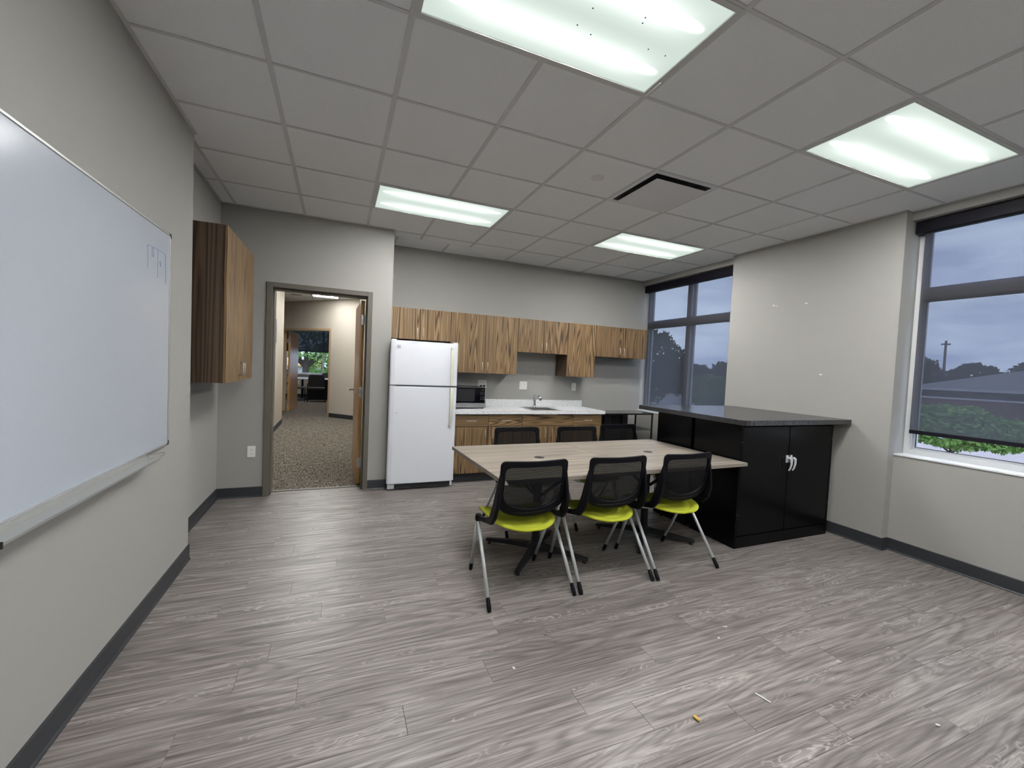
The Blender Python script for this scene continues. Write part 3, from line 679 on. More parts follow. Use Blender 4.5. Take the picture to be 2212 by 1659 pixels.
MB().lathe([(.026, 0), (.027, .006), (.019, .012), (.017, .03), (.016, .085), (.018, .10)], (3.512, 3.425, .8965)).build('faucet_body', CHROME, fc, smooth=True)
MB().tube([(3.512, 3.425, .985), (3.515, 3.41, 1.02), (3.518, 3.38, 1.048), (3.52, 3.34, 1.058), (3.52, 3.30, 1.05), (3.52, 3.262, 1.026)], .014, 14, rad=[.016, .015, .014, .015, .019, .024]).build('spout', CHROME, fc, smooth=True)
MB().tube([(3.52, 3.264, 1.028), (3.52, 3.252, 1.020)], .025, 16, rad=[.0255, .023]).build('spray_face', GREYPL, fc)
MB().tube([(3.510, 3.43, .98), (3.498, 3.445, 1.03), (3.492, 3.43, 1.062), (3.505, 3.40, 1.075)], .007, 10, rad=[.014, .012, .008, .006]).build('lever', CHROME, fc, smooth=True)

# ================================================================== refrigerator
fr = thing('refrigerator', 'white top-freezer refrigerator with two aged white handles', 'refrigerator', (1.88, 3.27, 0))
box('fridge_body', (1.512, 2.246, 2.965, 3.61, .02, 1.672), WHITEA, fr, bevel=.004)
def fridge_door(name, z0, z1):
    m = MB(); pts = []; n = 12; x0, x1 = 1.492, 2.254; yb = 2.958; yf = 2.902
    prof = [(x0, yb), (x0, yf + .022), (x0 + .006, yf + .012), (x0 + .02, yf + .006)]
    for k in range(n + 1):
        t = k / n; prof.append((x0 + .05 + (x1 - x0 - .1) * t, yf - .006 * math.sin(PI * t)))
    prof += [(x1 - .02, yf + .006), (x1 - .006, yf + .012), (x1, yf + .022), (x1, yb)]
    m.prism(prof, z0, z1, lambda u, v, d: (u, v, d)); return m.build(name, WHITEA, fr, bevel=.005)
fd = fridge_door('freezer_door', 1.187, 1.680); rd = fridge_door('fridge_door', .078, 1.172)
box('door_gasket', (1.50, 2.246, 2.957, 2.966, .085, 1.672), GREYPL, fr)
box('gap_strip', (1.502, 2.246, 2.93, 2.957, 1.172, 1.187), GREYPL, fr)
def fhandle(door, z0, z1, bow, flip):
    m = MB(); n = 14; vs = []; 
    for k in range(n + 1):
        t = k / n; z = z0 + (z1 - z0) * t; tt = t if not flip else 1 - t
        y = 2.896 - .006 - bow * math.sin(PI * min(1, tt * .9 + .1)) ** .8
        w = .0165 + .002 * math.sin(PI * t)
        vs += [(2.182 - w, y - .004, z), (2.182 + w, y - .004, z), (2.182 + w, y + .012, z), (2.182 - w, y + .012, z)]
    fs = [(4 * k + i, 4 * k + (i + 1) % 4, 4 * k + 4 + (i + 1) % 4, 4 * k + 4 + i) for k in range(n) for i in range(4)] + [(0, 1, 2, 3), (4 * n, 4 * n + 1, 4 * n + 2, 4 * n + 3)]
    m.add(vs, fs); m.box(2.170, 2.194, 2.875, 2.905, z0 + .002, z0 + .03); m.box(2.170, 2.194, 2.875, 2.905, z1 - .03, z1 - .002)
    m.build('handle', HANDLEW, door, bevel=.002)
fhandle(fd, 1.190, 1.632, .018, False); fhandle(rd, .725, 1.168, .045, True)
for x in (1.535, 2.232): box('hinge_cover', (x - .034, x + .02, 2.925, 2.99, 1.681, 1.693), WHITEA, fr, bevel=.004)
box('centre_hinge', (1.497, 1.555, 2.912, 2.955, 1.1735, 1.183), NICKEL, fr)
bg = MB().box(1.505, 2.243, 2.935, 2.96, .012, .072).build('base_grille', WHITEA, fr, bevel=.006)
box('grille_recess', (1.58, 2.215, 2.930, 2.936, .018, .066), SLOT, bg, bevel=.0)
for k in range(4): box('grille_slat', (1.582, 2.213, 2.9275, 2.9315, .0262 + k * .0105, .0285 + k * .0105), DARKG, bg)
for x in (1.53, 2.22): MB().lathe([(.018, 0), (.02, .012)], (x, 2.99, .001)).build('levelling_foot', GREYPL, fr)
box('badge', (1.556, 1.600, 2.8985, 2.9015, 1.588, 1.632), NICKEL, fd, bevel=.002)
for k in range(3): box('badge_line', (1.563, 1.593 - .006 * (k == 1), 2.8975, 2.8990, 1.598 + k * .010, 1.6015 + k * .010), GREYPL, fd)
MB().lathe([(.006, 0), (.004, .004)], (0, 0, 0), 10).build('door_plug', GREYPL, rd, local=True)
pl = bpy.data.objects['door_plug']; pl.location = Vector((1.575, 2.900, .875)) - ORG[rd.name]; pl.rotation_euler = (PI / 2, 0, 0)

# ================================================================== microwave
mw = thing('microwave', 'black glass and silver countertop microwave beside the refrigerator', 'microwave', (2.48, 3.38, .893))
MX0, MX1, MY = 2.262, 2.716, 3.205
box('case', (MX0 + .004, MX1 - .004, MY + .012, 3.56, .908, 1.166), SLOT, mw, bevel=.004)
fp = box('front_frame', (MX0, MX1, MY, MY + .013, .908, 1.168), STEEL, mw, bevel=.003)
gp = box('glass_front', (MX0 + .006, MX1 - .012, MY - .004, MY + .001, .966, 1.165), BLACKGL, mw, bevel=.002)
box('viewing_window', (MX0 + .03, MX1 - .15, MY - .0046, MY - .0035, .99, 1.14), WINMESH, gp)
box('door_button', (MX1 - .095, MX1 - .018, MY - .004, MY + .001, .916, .960), STEEL, mw, bevel=.003)
dp = box('clock_display', (MX1 - .062, MX1 - .028, MY - .0048, MY - .0038, 1.128, 1.140), DISPLAY, gp)
m = MB()
for r in range(7):
    if r == 3: continue
    for cc in range(3): m.box(MX1 - .075 + cc * .022, MX1 - .064 + cc * .022, MY - .0046, MY - .0038, 1.104 - r * .0155, 1.108 - r * .0155)
m.build('keypad', KEYGREY, gp)
def text(name, body, size, mat, parent, loc, rot=(PI / 2, 0, 0)):
    cu = bpy.data.curves.new(name, 'FONT'); cu.body = body; cu.size = size; cu.align_x = 'CENTER'; cu.align_y = 'CENTER'; cu.extrude = .0002
    o = bpy.data.objects.new(name, cu); COL.objects.link(o)
    dg = bpy.context.evaluated_depsgraph_get(); me = bpy.data.meshes.new_from_object(o.evaluated_get(dg)); bpy.data.objects.remove(o)
    me.materials.clear(); me.materials.append(mat)
    q = bpy.data.objects.new(name, me); COL.objects.link(q); q.parent = parent; q.location = Vector(loc) - ORG[parent.name]; q.rotation_euler = rot; return q
text('lettering', 'KENMORE', .015, GREYPL, fp, (2.425, MY - .0006, .936))
for x in (MX0 + .03, MX1 - .03):
    for y in (MY + .04, 3.53): MB().lathe([(.012, 0), (.014, .016)], (x, y, .893), 10).build('foot', SLOT, mw)

# ================================================================== wall plates
def outlet(label, p, face, w=.072, h=.117, kind='duplex', name='wall_outlet'):
    """p = centre on the wall; face '-y' looks toward the camera side"""
    o = thing(name, label, 'wall outlet' if 'outlet' in name else 'light switch', p)
    MB().box(-w / 2, w / 2, -.006, -.0005, -h / 2, h / 2).build('cover_plate', WHITEPL, o, bevel=.002, local=True)
    if kind == 'duplex' or kind == 'quad':
        xs = (0,) if kind == 'duplex' else (-.023, .023)
        for x in xs:
            for z in (-.021, .021):
                r = MB().lathe([(.0165, 0), (.016, .002)], (0, 0, 0), 18).build('receptacle', WHITEPL, o, local=True); r.location = (x, -.006, z); r.rotation_euler = (PI / 2, 0, 0)
                m = MB()
                for dx in (-.006, .006): m.box(dx - .0012, dx + .0012, -.002, .006, .0019, .0026)
                m.box(-.002, .002, -.009, -.0055, .0019, .0026)
                m.build('slots', SLOT, r, local=True)
    elif kind == 'switch':
        MB().box(-.043, -.010, -.009, -.005, -.033, .033).build('rocker', WHITEPL, o, bevel=.002, local=True)
        MB().box(.016, .030, -.0065, -.0055, -.015, .015).build('toggle_slot', WHITEPL, o, local=True); MB().box(.020, .026, -.018, -.006, .0, .009).build('toggle', WHITEPL, o, bevel=.001, local=True)
    elif kind == 'gfci':
        r = MB().box(-.017, .017, -.0085, -.005, -.034, .034).build('receptacle', WHITEPL, o, bevel=.002, local=True)
        m = MB()
        for z in (-.02, .02):
            for dx in (-.006, .006): m.box(dx - .0012, dx + .0012, -.0090, -.0084, z - .004, z + .004)
        m.box(-.006, .006, -.0092, -.0084, -.004, .004); m.build('slots', GREYPL, r, local=True)
    return o
outlet('white duplex outlet low on the wall left of the doorway', (.176, 3.0295, .466), '-y')
oq = outlet('white double outlet plate with black plugs, half behind the microwave', (2.803, 3.6395, 1.186), '-y', w=.122, kind='quad')
outlet('white two-gang switch plate on the kitchen wall between microwave and faucet', (3.420, 3.6395, 1.187), '-y', w=.122, kind='switch', name='light_switch')
outlet('small white outlet plate right of the faucet, under the narrow cabinet', (4.254, 3.6395, 1.186), '-y', kind='gfci')
for dx in (-.023, .023):
    pg = thing('power_plug', 'black plug pushed into the %s side of the double outlet' % ('left' if dx < 0 else 'right'), 'plug', (2.803 + dx, 3.632, 1.165), group='black plugs behind the microwave')
    MB().box(-.014, .014, -.026, 0, -.012, .012).build('plug_body', SLOT, pg, bevel=.003, local=True)
    MB().tube([(0, -.024, 0), (0, -.040, -.01), (-.01, -.045, -.06), (-.05, -.03, -.12), (-.12, -.02, -.20), (-.16, -.02, -.262)], .0035, 8).build('cord', SLOT, pg, local=True)

# ================================================================== black steel cabinets and their shared top
def steel_cab(label, y0, y1, front):
    X0, X1, Z = 4.068, 5.268, 1.050
    c = thing('storage_cabinet', label, 'cabinet', ((X0 + X1) / 2, (y0 + y1) / 2, 0), group='black steel storage cabinets')
    yf = y0 if front < 0 else y1; s = front
    def yy(a, b): return tuple(sorted((yf - s * a, yf - s * b)))       # distances measured inward from the front face
    m = MB(); b = yy(.0, 0); lo, hi = sorted((yf - s * .001, (y1 if s < 0 else y0)))
    m.box(X0, X0 + .012, y0, y1, .001, Z); m.box(X1 - .012, X1, y0, y1, .001, Z); m.box(X0 + .012, X1 - .012, y0 + .001, y1 - .001, Z - .012, Z - .001); 
    q = yy(.02, .49 if y1 - y0 > .48 else .45); m.box(X0 + .012, X1 - .012, min(q), max(q), .02, Z - .012)
    q = yy(0, .02); m.box(X0 + .012, X0 + .022, q[0], q[1], .1, Z); m.box(X1 - .022, X1 - .012, q[0], q[1], .1, Z)
    m.build('cabinet_body', BLACKE, c, bevel=.003)
    q = yy(0, .02); box('plinth', (X0 + .013, X1 - .013, q[0], q[1], .001, .098), BLACKE, c, bevel=.002)
    mid = (X0 + X1) / 2
    for d0, d1, hs in ((X0 + .024, mid - .003, 1), (mid + .003, X1 - .024, -1)):
        q = yy(.001, .018); d = box('door', (d0, d1, q[0], q[1], .106, 1.029), BLACKE, c, bevel=.003)
        hx = mid - .022 if hs > 0 else mid + .026
        yo = yf + s * .0
        m = MB(); m.box(hx - .011, hx + .011, *sorted((yo, yo + s * .010)), .708, .772)
        m.tube([(hx, yo + s * .008, .752), (hx, yo + s * .035, .749)], .009, 8)
        m.tube([(hx, yo + s * .030, .756), (hx + .001, yo + s * .044, .742), (hx, yo + s * .046, .70), (hx - .004, yo + s * .038, .66), (hx - .008, yo + s * .030, .642)], .01, 8, rad=[.009, .011, .0085, .0075, .006])
        m.build('handle', CASTM, d, smooth=False)
    m = MB()
    for x, z in ((X0 + .016, .90), (X0 + .016, .287), (X1 - .016, .90), (X1 - .016, .30)): m.tube([(x, yf, z), (x, yf + s * .003, z)], .004, 8)
    m.build('hinge_rivet', CHROME, c)
    return c
steel_cab('black steel two-door cabinet facing the camera with bright lever handles', .600, 1.095, -1)
steel_cab('black steel cabinet behind the front one, only its plain side showing', 1.130, 1.588, 1)
top = thing('laminate_top', 'dark grey laminate slab lying across both black cabinets', 'countertop', (4.67, 1.15, 1.051))
m = MB(); r = .07; pts = [(5.351, .50), (5.351, 1.80), (3.985, 1.80)] + [(3.985 + r - r * math.cos(t * PI / 16), .50 + r - r * math.sin(t * PI / 16)) for t in range(9)]
m.prism(pts, 1.0515, 1.0945, lambda u, v, d: (u, v, d)); m.build('slab', TOPLAM, top, bevel=.003)

# ---- low black rack beside the counter end
rk = thing('utility_rack', 'low black metal rack with smoky top between counter and window', 'rack', (4.84, 3.22, 0))
RX0, RX1, RY0, RY1, RZ = 4.412, 5.268, 3.02, 3.43, .858
box('rack_top', (RX0, RX1, RY0, RY1, RZ - .008, RZ), pmat('smoked_panel', (.055, .053, .05), .12, spec=.6), rk, bevel=.001)
for x, y in ((RX0 + .018, RY0 + .018), (RX1 - .018, RY0 + .018), (RX0 + .018, RY1 - .018), (RX1 - .018, RY1 - .018), (RX0 + .075, RY0 + .018), (4.99, RY1 - .018)):
    box('leg', (x - .009, x + .009, y - .009, y + .009, .001, RZ - .008), BLACKM, rk)
m = MB(); m.box(RX0 + .018, RX1 - .018, RY0 + .010, RY0 + .026, RZ - .024, RZ - .008); m.box(RX0 + .018, RX1 - .018, RY1 - .026, RY1 - .010, RZ - .024, RZ - .008)
m.build('top_rail', BLACKM, rk)
box('lower_shelf', (RX0 + .01, RX1 - .01, RY0 + .01, RY1 - .01, .612, .618), pmat('wire_shelf', (.03, .03, .03), .5), rk)
box('back_panel', (RX0 + .02, 5.12, RY1 + .001, RY1 + .006, .32, .825), pmat('rack_panel', (.022, .022, .023), .5), rk)
box('back_strip', (RX0 + .06, 4.99, RY1 - .001, RY1 + .0005, .80, .828), GREYPL, rk)
box('side_panel', (RX0 + .008, RX0 + .011, RY0 + .03, RY1 - .03, .10, .82), BLACKM, rk)

# ================================================================== tables
def table(label, cx, cy, rz):
    t = thing('meeting_table', label, 'table', (cx, cy, 0), rz, group='two square tables pushed together')
    hx, hy, z = .536, .555, .750
    MB().box(-hx, hx, -hy, hy, z - .027, z).build('tabletop', TABLEM, t, local=True, bevel=.0015)
    m = MB()
    for q in ((-hx - .0015, -hx + .0005, -hy, hy), (hx - .0005, hx + .0015, -hy, hy), (-hx, hx, -hy - .0015, -hy + .0005), (-hx, hx, hy - .0005, hy + .0015)): m.box(q[0], q[1], q[2], q[3], z - .0265, z - .0012)
    m.build('edge_band', TABLEEDGE, t, local=True)
    g = MB().lathe([(.040, 0), (.041, .001), (.039, .002)], (0, 0, z), 28).build('cable_grommet', SLOT, t, local=True)
    MB().box(-.036, .020, -.003, .003, z + .0019, z + .0025).build('grommet_slot', BLACKGAP, g, local=True)
    MB().lathe([(.045, .085), (.036, .10), (.032, .13), (.032, .60), (.045, .68), (.05, z - .03)], seg=20).build('column', TBASE, t, local=True, smooth=False)
    MB().lathe([(.055, .035), (.062, .045), (.062, .075), (.045, .09)], seg=20).build('hub', TBASE, t, local=True)
    for k in range(4):
        a = PI / 4 + k * PI / 2; c, s = math.cos(a), math.sin(a)
        M = Matrix.Rotation(a, 4, 'Z'); m = MB(); n = 5
        vs = []
        for x, w, z0, z1 in ((.03, .030, .040, .085), (.20, .024, .036, .068), (.36, .020, .026, .048), (.415, .018, .022, .040)):
            vs += [M @ Vector((x, -w, z0)), M @ Vector((x, w, z0)), M @ Vector((x, w * .75, z1)), M @ Vector((x, -w * .75, z1))]
        fs = [(4 * i + j, 4 * i + (j + 1) % 4, 4 * i + 4 + (j + 1) % 4, 4 * i + 4 + j) for i in range(3) for j in range(4)] + [(3, 2, 1, 0), (12, 13, 14, 15)]
        m.add(vs, fs); f = m.build('foot', TBASE, t, local=True)
        MB().lathe([(.016, .001), (.017, .008), (.008, .010), (.008, .026)], (.39 * c, .39 * s, 0), 12).build('glide', SLOT, f, local=True)
        MB().tube([(.03 * c, .03 * s, .46), (.12 * c, .12 * s, .54), (.22 * c, .22 * s, .63), (.30 * c, .30 * s, .70), (.42 * c, .42 * s, z - .034)], .013, 8).build('support_arm', TBASE, t, local=True, smooth=True)
    return t
TA = math.radians(1.7)
table('pale wood-grain square table nearer the refrigerator', 2.425, 1.020, TA)
table('pale wood-grain square table pushed against the black cabinets', 3.499, 1.052, TA)

# ================================================================== nesting chairs
def hwid(z, top, side, bot):            # half width of a U-shaped panel at height z
    r = .032
    if z > top - r: return side - r + math.sqrt(max(0, r * r - (z - top + r) ** 2))
    zb = bot + .125
    if z < zb: return side * (.93 + .07 * 1) * (1 - ((zb - z) / (zb - bot)) ** 2.8) ** .5 if z > bot else 0
    return side
def by(x, z):                           # rearward-bowed back surface
    t = (z - .52) / .34
    return -.158 - .062 * t + .024 * (x / .228) ** 2 - .012 * math.sin(PI * max(0, min(1, t)))
def make_chair():
    c = thing('nesting_chair', None, 'chair', (0, 0, 0))
    # back: frame ring + mesh
    O = dict(top=.868, side=.229, bot=.508); I = dict(top=.830, side=.196, bot=.560)
    def loop(p, n=40):
        pts = []
        zs = [p['bot'] + (p['top'] - p['bot']) * (1 - math.cos(PI * k / n)) / 2 for k in range(n + 1)]
        right = [(hwid(z, p['top'], p['side'], p['bot']), z) for z in zs]
        # straight-ish top edge, lifted a touch at the corners
        xt = right[-1][0]; mid = [(xt * (1 - q / 5), right[-1][1]) for q in range(1, 10)]
        pts = right + mid + [(-x, z) for x, z in reversed(right[1:])]
        return pts
    lo, li = loop(O), loop(I); n = len(lo)
    lo = [(x, z + .004 * (abs(x) / .227) if z > .84 else z) for x, z in lo]
    vs = [];
    for x, z in lo: vs.append((x, by(x, z), z))
    for x, z in li: vs.append((x, by(x, z), z))
    # add closing points across the flat top
    fs = [(i, (i + 1) % n, n + (i + 1) % n, n + i) for i in range(n)]
    bf = MB().add(vs, fs).build('back_frame', CHAIRBLK, c, smooth=False, solid=.018, bevel=.005)
    m = MB(); rows = 24; cols = 12; vs = []
    for r in range(rows + 1):
        z = I['bot'] - .012 + (I['top'] - I['bot'] + .024) * r / rows
        w = hwid(z, I['top'] + .012, I['side'] + .012, I['bot'] - .014)
        for q in range(cols + 1):
            x = -w + 2 * w * q / cols; vs.append((x, by(x, z) + .002, z))
    fs = [(r * (cols + 1) + q, r * (cols + 1) + q + 1, (r + 1) * (cols + 1) + q + 1, (r + 1) * (cols + 1) + q) for r in range(rows) for q in range(cols)]
    m.add(vs, fs); m.build('back_mesh', MESHB, c, smooth=True)
    MB().tube([(x, by(x, .525 + .0 * x) - .010, .533 + .45 * x * x) for x in [-.17 + .034 * k for k in range(11)]], .006, 8).build('lower_lip', CHAIRBLK, bf, smooth=True)
    # seat shell
    vs = []; ny, nx = 22, 18
    for j in range(ny + 1):
        t = j / ny; y = -.232 + .492 * (1 - math.cos(PI * t * .5 + 0)) if t < .0 else -.232 + .492 * (t ** 1.5)
        if y < -.02: w = .222 * math.sqrt(max(.0, 1 - ((y + .02) / -.214) ** 2)) + .004
        else: w = .222 - .012 * (max(0, y - .12) / .14) ** 2
        for i in range(nx + 1):
            u = -1 + 2 * i / nx; x = u * w
            rr = math.sqrt((x / .222) ** 2 + (min(0, y + .02) / .214) ** 2)
            fade = max(0, min(1, (.10 - y) / .16))
            z = .447 + .018 * (x / .222) ** 2 - .010 * max(0, -y / .23) + .010 * math.sin(rr * 17 - 1.2) * fade * max(0, min(1, (rr - .3) * 3)) - .02 * max(0, (y - .17) / .09) ** 2
            vs.append((x, y, z))
    fs = [(j * (nx + 1) + i, j * (nx + 1) + i + 1, (j + 1) * (nx + 1) + i + 1, (j + 1) * (nx + 1) + i) for j in range(ny) for i in range(nx)]
    st = MB().add(vs, fs).build('seat', LIME, c, smooth=True, solid=.014, sub=1)
    MB().box(-.06, .06, -.10, .06, .405, .428).build('seat_mechanism', BLACKM, c, bevel=.004)
    for s in (-1, 1):
        # back upright that becomes the arm to the pivot
        path = [(s * .222, by(.21, .78) + .002, .785), (s * .228, by(.22, .70) - .004, .70), (s * .238, -.175, .60), (s * .245, -.152, .53), (s * .247, -.120, .487), (s * .252, -.06, .468), (s * .260, .0, .456), (s * .268, .045, .450)]
        m = MB(); vs = []
        wd = [.008, .024, .032, .032, .026, .017, .015, .014]; th = [.008, .011, .012, .012, .012, .011, .012, .012]
        for k, p in enumerate(path):
            p = Vector(p); a = Vector(path[min(k + 1, 7)]) - Vector(path[max(k - 1, 0)]); a.normalize()
            nrm = Vector((s, 0, 0)); side = a.cross(nrm).normalized()
            vs += [p + side * wd[k] + nrm * th[k], p + side * wd[k] - nrm * th[k], p - side * wd[k] - nrm * th[k], p - side * wd[k] + nrm * th[k]]
        fs = [(4 * i + j, 4 * i + (j + 1) % 4, 4 * i + 4 + (j + 1) % 4, 4 * i + 4 + j) for i in range(7) for j in range(4)] + [(0, 1, 2, 3), (28, 29, 30, 31)]
        m.add(vs, fs); m.build('back_upright', CHAIRBLK, c, bevel=.004)
        MB().lathe([(.019, -.022), (.021, -.016), (.021, .014), (.017, .019)], (s * .272, .056, .452), 16).build('pivot_cap', CHAIRBLK, c)
        for y1, x1, nm in ((-.266, .288, 'rear'), (.262, .244, 'front')):
            a = Vector((s * .272, .056 + (.0 if y1 < 0 else .012), .436)); b = Vector((s * x1, y1, .006)); k = a.lerp(b, .875)
            lg = MB().tube([a, k], .0112, 12).build('leg', LEGSILVER, c, smooth=True)
            e = (b - a).normalized()
            MB().tube([k - e * .004, k + e * .012, b - e * .012, Vector((b.x, b.y, .001)) + Vector((e.x, e.y, 0)) * .004], .014, 12, rad=[.0125, .0135, .0145, .011]).build('leg_cap', CHAIRBLK, lg, smooth=True)
    m = MB(); m.tube([(-.272, .056, .437), (-.235, .052, .430), (-.19, .045, .412), (-.10, .04, .403), (.10, .04, .403), (.19, .045, .412), (.235, .052, .430), (.272, .056, .437)], .011, 10)
    m.tube([(-.19, .045, .412), (-.185, .14, .415), (-.15, .21, .42), (.15, .21, .42), (.185, .14, .415), (.19, .045, .412)], .008, 8)
    m.build('seat_rail', LEGSILVER, c, smooth=True)
    return c
proto = make_chair()
spots = [(2.112, .640, 0, 'lime-seated mesh-back chair nearest the camera, at the left of the near row'),
         (2.735, .638, 0, 'lime-seated mesh-back chair in the middle of the near row'),
         (3.345, .640, math.radians(1.5), 'lime-seated mesh-back chair at the right of the near row, beside the black cabinets'),
         (2.555, 1.575, PI, 'far-side mesh chair facing the camera, in front of the drawers by the refrigerator'),
         (3.215, 1.575, PI + .02, 'far-side mesh chair facing the camera, in front of the sink cabinet'),
         (3.796, 1.690, PI, 'far-side mesh chair facing the camera, nearest the black rack')]
for i, (x, y, a, lb) in enumerate(spots):
    o = proto if i == 0 else copy_tree(proto)
    o.location = (x, y, 0); o.rotation_euler = (0, 0, a); o['label'] = lb; o['group'] = 'lime mesh-back nesting chairs around the tables'

# ================================================================== office furniture through the doorways
dk = thing('office_desk', 'white-topped desk with dark pedestal in the far office', 'desk', (.3, 14.7, 0))
m = MB(); m.prism([(-.18, 14.15), (1.6, 14.15), (1.6, 15.0), (-.18, 15.0)] + [(-.18 - .35 * math.sin(t * PI / 8), 14.575 + .425 * math.cos(t * PI / 8)) for t in range(1, 8)], .715, .745, lambda u, v, d: (u, v, d)); m.build('desktop', DESKW, dk)
box('pedestal', (.02, .95, 14.20, 14.95, .001, .714), BLACKM, dk); MB().tube([(-.2, 14.7, .02), (-.2, 14.7, .714)], .035, 12).build('column', BLACKM, dk); MB().lathe([(.32, .001), (.32, .015), (.05, .04)], (-.2, 14.7, 0), 24).build('round_base', BLACKM, dk)
def guest_chair(label, x, y, rz):
    c = thing('guest_chair', label, 'chair', (x, y, .003), rz, group='grey guest chairs in the far office')
    m = MB(); vs = []; n = 8
    for k in range(n + 1):
        z = .50 + .42 * k / n; w = .25 * (1 - .25 * max(0, (k / n - .75) / .25) ** 2)
        for i in range(7):
            xx = -w + 2 * w * i / 6; vs.append((xx, -.24 - .05 * k / n + .03 * (xx / .25) ** 2, z))
    m.add(vs, [(k * 7 + i, k * 7 + i + 1, (k + 1) * 7 + i + 1, (k + 1) * 7 + i) for k in range(n) for i in range(6)]); m.build('backrest', OFFGREY, c, local=True, smooth=True, solid=.035, sub=1)
    MB().box(-.25, .25, -.23, .25, .42, .475).build('seat', OFFGREY, c, local=True, bevel=.02)
    for s in (-1, 1):
        MB().tube([(s * .27, -.27, .001), (s * .27, -.25, .46), (s * .26, -.28, .62)], .014, 8).build('leg', BLACKM, c, local=True); MB().tube([(s * .27, .25, .001), (s * .27, .22, .42)], .014, 8).build('leg', BLACKM, c, local=True)
    return c
guest_chair('grey guest chair seen from behind, drawn up to the office desk', .31, 13.60, 0)
guest_chair('grey guest chair turned sideways left of the office desk', -.29, 13.86, -PI / 2)
guest_chair('grey guest chair on the window side of the office desk', .62, 15.26, PI)
outlet('white outlet below the office window, left of the desk', (-.40, 15.599, .55), '-y')
pa = thing('wall_poster', 'tall dark poster high on the left hall wall', 'poster', (-.144, 7.15, 1.71))
box('poster_sheet', (-.1445, -.139, 6.98, 7.32, 1.90, 2.15), pmat('poster_dark', (.12, .14, .20), .5), pa); box('poster_lower', (-.1445, -.139, 6.98, 7.32, 1.71, 1.90), pmat('poster_teal', (.14, .20, .19), .5), pa)
pb = thing('wall_notice', 'pale framed notice below the dark poster in the hall', 'poster', (-.144, 7.15, 1.35))
box('notice_sheet', (-.1445, -.140, 6.98, 7.29, 1.36, 1.69), pmat('notice_pale', (.42, .46, .44), .3), pb)

# ================================================================== bits on the floor
def bit(name, label, pts, r, mat, cat='litter'):
    o = MB().tube(pts, r, 8).build(name, mat, None, smooth=True); tag(o, label, cat); return o
bit('paper_strip', 'short white paper strip lying on the floor at the lower right', [(2.764, -.605, .004), (2.772, -.635, .004), (2.780, -.668, .004)], .0032, PAPER)
bit('food_crumb', 'yellow-orange crumb on the floor left of the white strip', [(2.390, -.612, .007), (2.392, -.626, .008), (2.394, -.638, .007)], .0062, CRUMB)
bit('paper_scrap', 'tiny white scrap on the floor in front of the leftmost chair', [(1.779, -.098, .005), (1.783, -.112, .005)], .0045, PAPER)
bit('paper_scrap', 'curled white scrap on the floor right of the chairs', [(3.05, -.180, .004), (3.062, -.190, .006), (3.072, -.188, .004)], .003, PAPER)
bit('paper_scrap', 'white speck on the floor just below the curled scrap', [(2.935, -.248, .004), (2.943, -.252, .004)], .004, PAPER)
bit('paper_scrap', 'pale scrap on the floor nearest the lower right corner', [(3.352, -.990, .004), (3.362, -1.000, .004)], .004, PAPER)

# ================================================================== outside
CAMP = Vector((.9708, -1.8872, 1.43395))
def P(az, el, D):
    a, e = math.radians(az), math.radians(el); return CAMP + Vector((math.cos(a) * D, math.sin(a) * D, math.tan(e) * D))
GZ = -1.0
GRASS = pmat('lawn_grass', (.10, .15, .045), .95, noise=.3, nscale=2); CONC = pmat('concrete_pale', (.34, .285, .26), .9, noise=.08, nscale=3); ASPH = pmat('asphalt', (.16, .16, .165), .9, noise=.1, nscale=4)
struct('ground', [(5.7, 140, -120, 140, GZ - .3, GZ)], GRASS); struct('ground_north', [(-80, 5.7, 16.2, 140, GZ - .3, GZ)], GRASS)
struct('ground_paving', [(12.5, 29.0, -40, 14, GZ - .2, GZ + .01)], CONC)
m = MB(); m.prism([(30, 16), (80, 60), (74, 70), (24, 26)], GZ, GZ + .02, lambda u, v, d: (u, v, d)); m.build('ground_road', ASPH)['kind'] = 'structure'
m = MB(); m.prism([(24, 14), (90, 66), (89, 68), (23, 16)], GZ, GZ + .03, lambda u, v, d: (u, v, d)); m.build('ground_path', CONC)['kind'] = 'structure'
LEAFD = pmat('leaf_dark', (.035, .062, .022), .8, noise=.35, nscale=1.5); LEAFM = pmat('leaf_mid', (.075, .15, .035), .8, noise=.35, nscale=2); LEAFL = pmat('leaf_light', (.20, .36, .08), .8, noise=.35, nscale=3); BARK = pmat('bark', (.06, .045, .035), .9)
